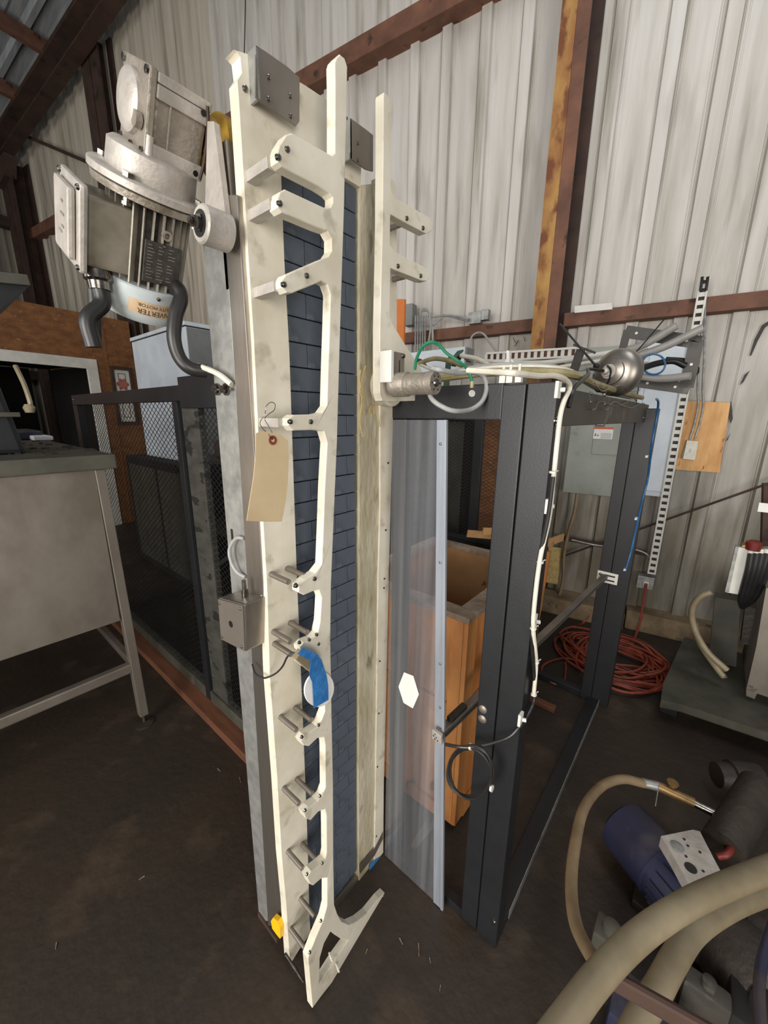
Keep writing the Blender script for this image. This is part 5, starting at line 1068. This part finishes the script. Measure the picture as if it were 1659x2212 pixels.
G().prism([[my(x, y, 2.78) for x, y in ((1650, 1050), (1700, 1050), (1700, 1180), (1646, 1180))]], (0, .15, 0), .01).done('housing', 'rust_dark', mc)
g = G(); g.tube([my(x, y, 2.6) for x, y in ((1537, 1279), (1515, 1288), (1498, 1308), (1495, 1335), (1505, 1370), (1530, 1410), (1570, 1447))], .016, 10, 6); tag(g.done('grey_hose', 'hose', None), 'grey hose curving down onto the dark platform, nearer strand', 'hose')
g = G(); g.tube([my(x, y, 2.66) for x, y in ((1500, 1345), (1510, 1385), (1535, 1425), (1560, 1458), (1563, 1459))], .016, 10, 6); tag(g.done('grey_hose', 'hose', None), 'grey hose curving down onto the dark platform, further strand', 'hose')

# ================================================================== BOTTOM RIGHT: pump and hoses
pp = thing('pump', atz(1420, 1880, 0), 'dirty navy blue pump motor lying on the floor at bottom right', 'pump')
q = atz(1380, 1800, .13); dr = V((.60, -.42, 0)).normalized()
a = aY(1375, 1810, 1.30); a = atz(1375, 1815, .12)
G().lathe(a - dr * .0, dr, [(-.07, .075), (-.055, .098), (0, .102), (.10, .102), (.102, .106), (.112, .106), (.113, .098), (.30, .098)], 32).done('motor_body', 'pump_blue', pp)
G().lathe(a + dr * .30, dr, [(0, .10), (.04, .11), (.10, .11), (.14, .07)], 28).done('pump_head', 'pump_dark', pp)
for t in range(10):
    tt = -.5 + t * .34; o_ = V((0, 0, 1)) * math.cos(tt) + dr.cross(V((0, 0, 1))) * math.sin(tt)
    G().bar(a + dr * .13 + o_ * .10, a + dr * .28 + o_ * .10, .012, .004, o_).done('cooling_fin', 'pump_blue', pp)
G().box((a.x + .02, a.y - .15, 0), (a.x + .3, a.y + .05, .03), .004).done('foot_plate', 'pump_dark', pp)
a = V(a); cp = [(1428, 1806), (1497, 1792), (1512, 1796), (1545, 1860), (1556, 1880), (1500, 1905), (1488, 1910), (1455, 1850)]
G().prism([[atz(x, y, .30) for x, y in cp]], (0, 0, -.045), .003).done('terminal_cover', 'cast_bright', pp)
q = atz(1492, 1875, .3005); G().lathe(q, (0, 0, 1), [(0, .016), (.0008, .016)], 16).done('hole', 'black', pp)
for px, py in ((1478, 1813), (1486, 1827), (1482, 1850), (1512, 1841), (1519, 1882)):
    G().lathe(atz(px, py, .3005), (0, 0, 1), [(0, .004), (.0008, .004)], 10).done('hole', 'black', pp)
G().lathe(atz(1463, 1828, .3005), (0, 0, 1), [(0, .019), (.0006, .018)], 20).done('knockout', 'galv', pp)
vl = thing('brass_valve', atz(1480, 1720, .2), 'brass valve with clear hose barb above the blue pump motor', 'valve')
zv = .22
G().cyl(atz(1385, 1690, zv), atz(1424, 1699, zv), .017, 14).done('hose_clamp', 'galv', vl)
G().cyl(atz(1424, 1699, zv), atz(1500, 1735, zv), .018, 14).done('body', 'brass', vl)
G().lathe(atz(1450, 1706, zv), V((0, 0, 1)), [(0, .012), (.03, .012), (.03, .02), (.036, .02)], 8).done('stem', 'brass', vl)
G().bar(atz(1424, 1692, zv + .03), atz(1416, 1740, zv + .03), .006, .003).done('handle', 'galv', vl)
G().cyl(atz(1500, 1735, zv), atz(1560, 1765, zv), .014, 14).done('barb', 'chrome', vl)
g = G(); g.tube([atz(x, y, z) for x, y, z in ((1560, 1765, zv), (1590, 1790, zv), (1575, 1840, zv), (1550, 1850, .2))], .011, 10, 5); tag(g.done('red_hose', 'red', None), 'faded red hose behind the galvanised cover of the pump', 'hose')
g = G(); q = atz(1600, 1690, .12); g.lathe(q - V((.08, .02, 0)), V((.85, .5, 0)), [(0, .05), (.05, .055), (.055, .065), (.16, .065), (.165, .05)], 20); tag(g.done('grey_housing', 'pump_dark', None), 'grey-brown cylindrical housing on the floor above the valve', 'housing')
g = G(); q = atz(1630, 1760, .3); g.cyl(atz(1640, 1700, .25), atz(1560, 1830, .2), .06, 18); tag(g.done('dark_pipe', 'pump_dark', None), 'dark pipe crossing behind the big tan hose', 'pipe')
g = G(); g.tube([atz(x, y, .85) for x, y in ((1130, 2330), (1225, 2200), (1285, 2120), (1350, 2050), (1420, 1993), (1500, 1945), (1590, 1905), (1700, 1862))], .0185, 20, 10)
tag(g.done('big_hose', 'hose', None), 'thick tan hose sweeping across the bottom right corner, upper one', 'hose')
g = G(); g.tube([atz(x, y, .66) for x, y in ((1320, 2330), (1375, 2215), (1425, 2130), (1458, 2070), (1500, 2010), (1570, 1962), (1650, 1928), (1720, 1905))], .0205, 20, 10)
tag(g.done('big_hose', 'hose', None), 'thick tan hose at the bottom right corner, lower one under the brown bar', 'hose')
g = G(); g.tube([atz(x, y, z) for x, y, z in ((1390, 1692, .22), (1345, 1683, .24), (1300, 1698, .26), (1262, 1745, .28), (1243, 1820, .30), (1234, 1910, .32), (1245, 2000, .36), (1290, 2085, .42), (1310, 2110, .44))], .0165, 14, 8)
tag(g.done('thin_hose', 'hose_dirty', None), 'thin dirty tan hose looping left from the brass valve', 'hose')
g = G(); g.bar(atz(1305, 2105, .79), atz(1560, 2250, .79), .034, .012, V((0, 0, 1)), .006)
tag(g.done('brown_bar', 'rust_dark', None), 'brown bar lying across the two big hoses', 'bar')
for k, (px, py, z_, sx_, sy_, sz_, mt, lab) in enumerate(((1320, 2010, .15, .07, .06, .12, 'slab', 'dark grey-blue block below the blue pump motor'), (1530, 2130, .25, .08, .04, .08, 'tape_black', 'dark tan flanged block under the big hoses'), (1640, 2010, .16, .10, .08, .14, 'pump_dark', 'dark rounded casting right of the big hoses'), (1400, 2190, .2, .13, .10, .12, 'pump_blue', 'navy blue housing between the two big hoses'), (1660, 2190, .2, .12, .10, .16, 'void', 'black machine body in the bottom right corner'))):
    q = atz(px, py, z_ * .6 + .06); g = G(); g.box((q.x - sx_ * .6, q.y - sy_ * .6, 0.0), (q.x + sx_ * .6, q.y + sy_ * .6, q.z), .012); g.lathe(V((q.x, q.y, q.z)), (0, 0, 1), [(0, sy_ * .4), (.02, sy_ * .38), (.024, sy_ * .2)], 16)
    tag(g.done(('grey_block', 'tan_block', 'dark_casting', 'blue_housing', 'black_housing')[k], mt, None), lab, 'machine part')
g = G(); g.tube([atz(x, y, .7) for x, y in ((1675, 1980), (1652, 2050), (1640, 2130), (1645, 2240))], .008, 10, 6); tag(g.done('blue_line', 'pump_blue', None), 'blue line at the bottom right edge of the photo', 'hose')
# litter on the floor
random.seed(5)
for k, (px, py, ln) in enumerate(((790, 2060, .02), (905, 2065, .05), (930, 2080, .02), (870, 2040, .03), (1080, 2022, .012), (520, 1690, .05), (470, 1660, .04), (300, 1900, .03), (120, 2050, .03), (950, 2140, .02))):
    q = atz(px, py, .002); t = random.uniform(0, 3); g = G(); g.bar(q, q + V((math.cos(t), math.sin(t), 0)) * ln * .6, .0022, .002); tag(g.done('floor_chip', 'dusty', None), ('pale splinter just below the forked conveyor foot', 'longest pale splinter on the floor left of the guard corner', 'short splinter beside the longest one near the guard corner', 'splinter between the conveyor foot and the guard corner', 'tiny chip at the foot of the guard corner post', 'splinter left of the galvanised conveyor strut', 'splinter between the table foot and the timber sill', 'splinter on the open floor below the table', 'splinter at the lower left of the floor', 'splinter nearest the bottom edge of the photo')[k], 'litter', 'splinters on the floor')

# blue tape scrap and stain at the foot of the right side plate
g = G(); g.prism([[aX(x, y, XP + .0072) for x, y in ((797, 1880), (800, 1866), (812, 1856), (822, 1850), (823, 1858), (812, 1868))]], (.0006, 0, 0)); tag(g.done('tape_scrap', 'blue_tape', None), 'torn scrap of blue tape at the foot of the right side plate', 'tape')
g = G(); g.tube([aY(1437, 687, 2.2), aY(1405, 725, 2.2), aY(1366, 770, 2.2)], .003, 6, 3); tag(g.done('thin_zip_tie', 'black', None), 'thin black zip tie tail crossing the perforated rack', 'zip tie')
for pts in (((1659, 694), (1646, 703), (1630, 733), (1619, 768), (1623, 768), (1636, 738), (1652, 708), (1662, 700)), ((1575, 870), (1580, 868), (1583, 905), (1578, 915), (1574, 900)), ((1572, 945), (1578, 935), (1572, 950), (1566, 955)), ((1608, 810), (1620, 800), (1606, 825), (1598, 832))):
    g = G(); g.prism([[wall(x, y, 3.548) for x, y in pts]], WN * .001); o = g.done('dark_streak', 'pump_dark', wb)  # thin dark streaks laid on the back wall sheets
for k, (x0_, y0_, x1_, y1_) in enumerate(((1120, 735, 1112, 748), (1128, 758, 1118, 770), (1131, 727, 1134, 737), (1108, 728, 1114, 741))):
    g = G(); g.bar(wall(x0_, y0_, 3.548), wall(x1_, y1_, 3.548), .012, .002, WN); g.done('cobweb_spot', 'pump_dark', wb)
for k, (pts, r_, mt, lab) in enumerate((([(905, 785), (935, 775), (965, 778), (1000, 790), (1040, 800), (1090, 803)], .011, 'cable_tan', 'tan cable sagging between the control box and the white holders'), ([(995, 768), (1030, 775), (1060, 790), (1100, 800), (1150, 803)], .010, 'cable_white', 'white cable curving down from the control box end'), ([(870, 792), (900, 786), (940, 800), (985, 806), (1010, 800)], .008, 'cable_white', 'white cable just above the small gearmotor'))):
    g = G(); g.tube([aY(x, y, 1.75) for x, y in pts], r_, 8, 6); tag(g.done('loose_cable', mt, None), lab, 'cable')

# dark box added behind the mesh to darken the view through it; brown board
tc_ = thing('dark_backing_box', (-2.0, 2.85, 0), 'tall dark box added behind the guard mesh to darken the view through it', 'cabinet')
G().box((-3.0, 2.62, .05), (-1.38, 3.1, 1.64), .008).done('body', 'void', tc_)
G().box((-2.2, 2.61, .12), (-1.42, 2.619, 1.58), .003).done('door', 'slab', tc_); G().box((-2.96, 2.61, .12), (-2.22, 2.619, 1.58), .003).done('door', 'slab', tc_)
G().box((-3.0, 2.64, 0), (-1.38, 3.08, .05)).done('plinth', 'black', tc_)
g = G(); g.box((-1.34, 2.75, 0), (-1.05, 2.79, 1.60), .003); tag(g.done('brown_board', 'osb', None), 'brown board standing behind the mesh beside the added dark box', 'board')
g = G(); g.prism([[aX(x, y, XP + .0068) for x, y in ((777, 1870), (809, 1832), (827, 1796), (827, 1812), (809, 1848), (777, 1888))]], (.0008, 0, 0)); g.done('foot_stain', 'steel_dull', cv)
g = G(); g.prism([[aX(x, y, XP - .004) for x, y in ((712, 1962), (776, 1892), (776, 1906), (716, 1976))]], (-.02, 0, 0)); g.done('end_bar', 'steel_dull', cv)
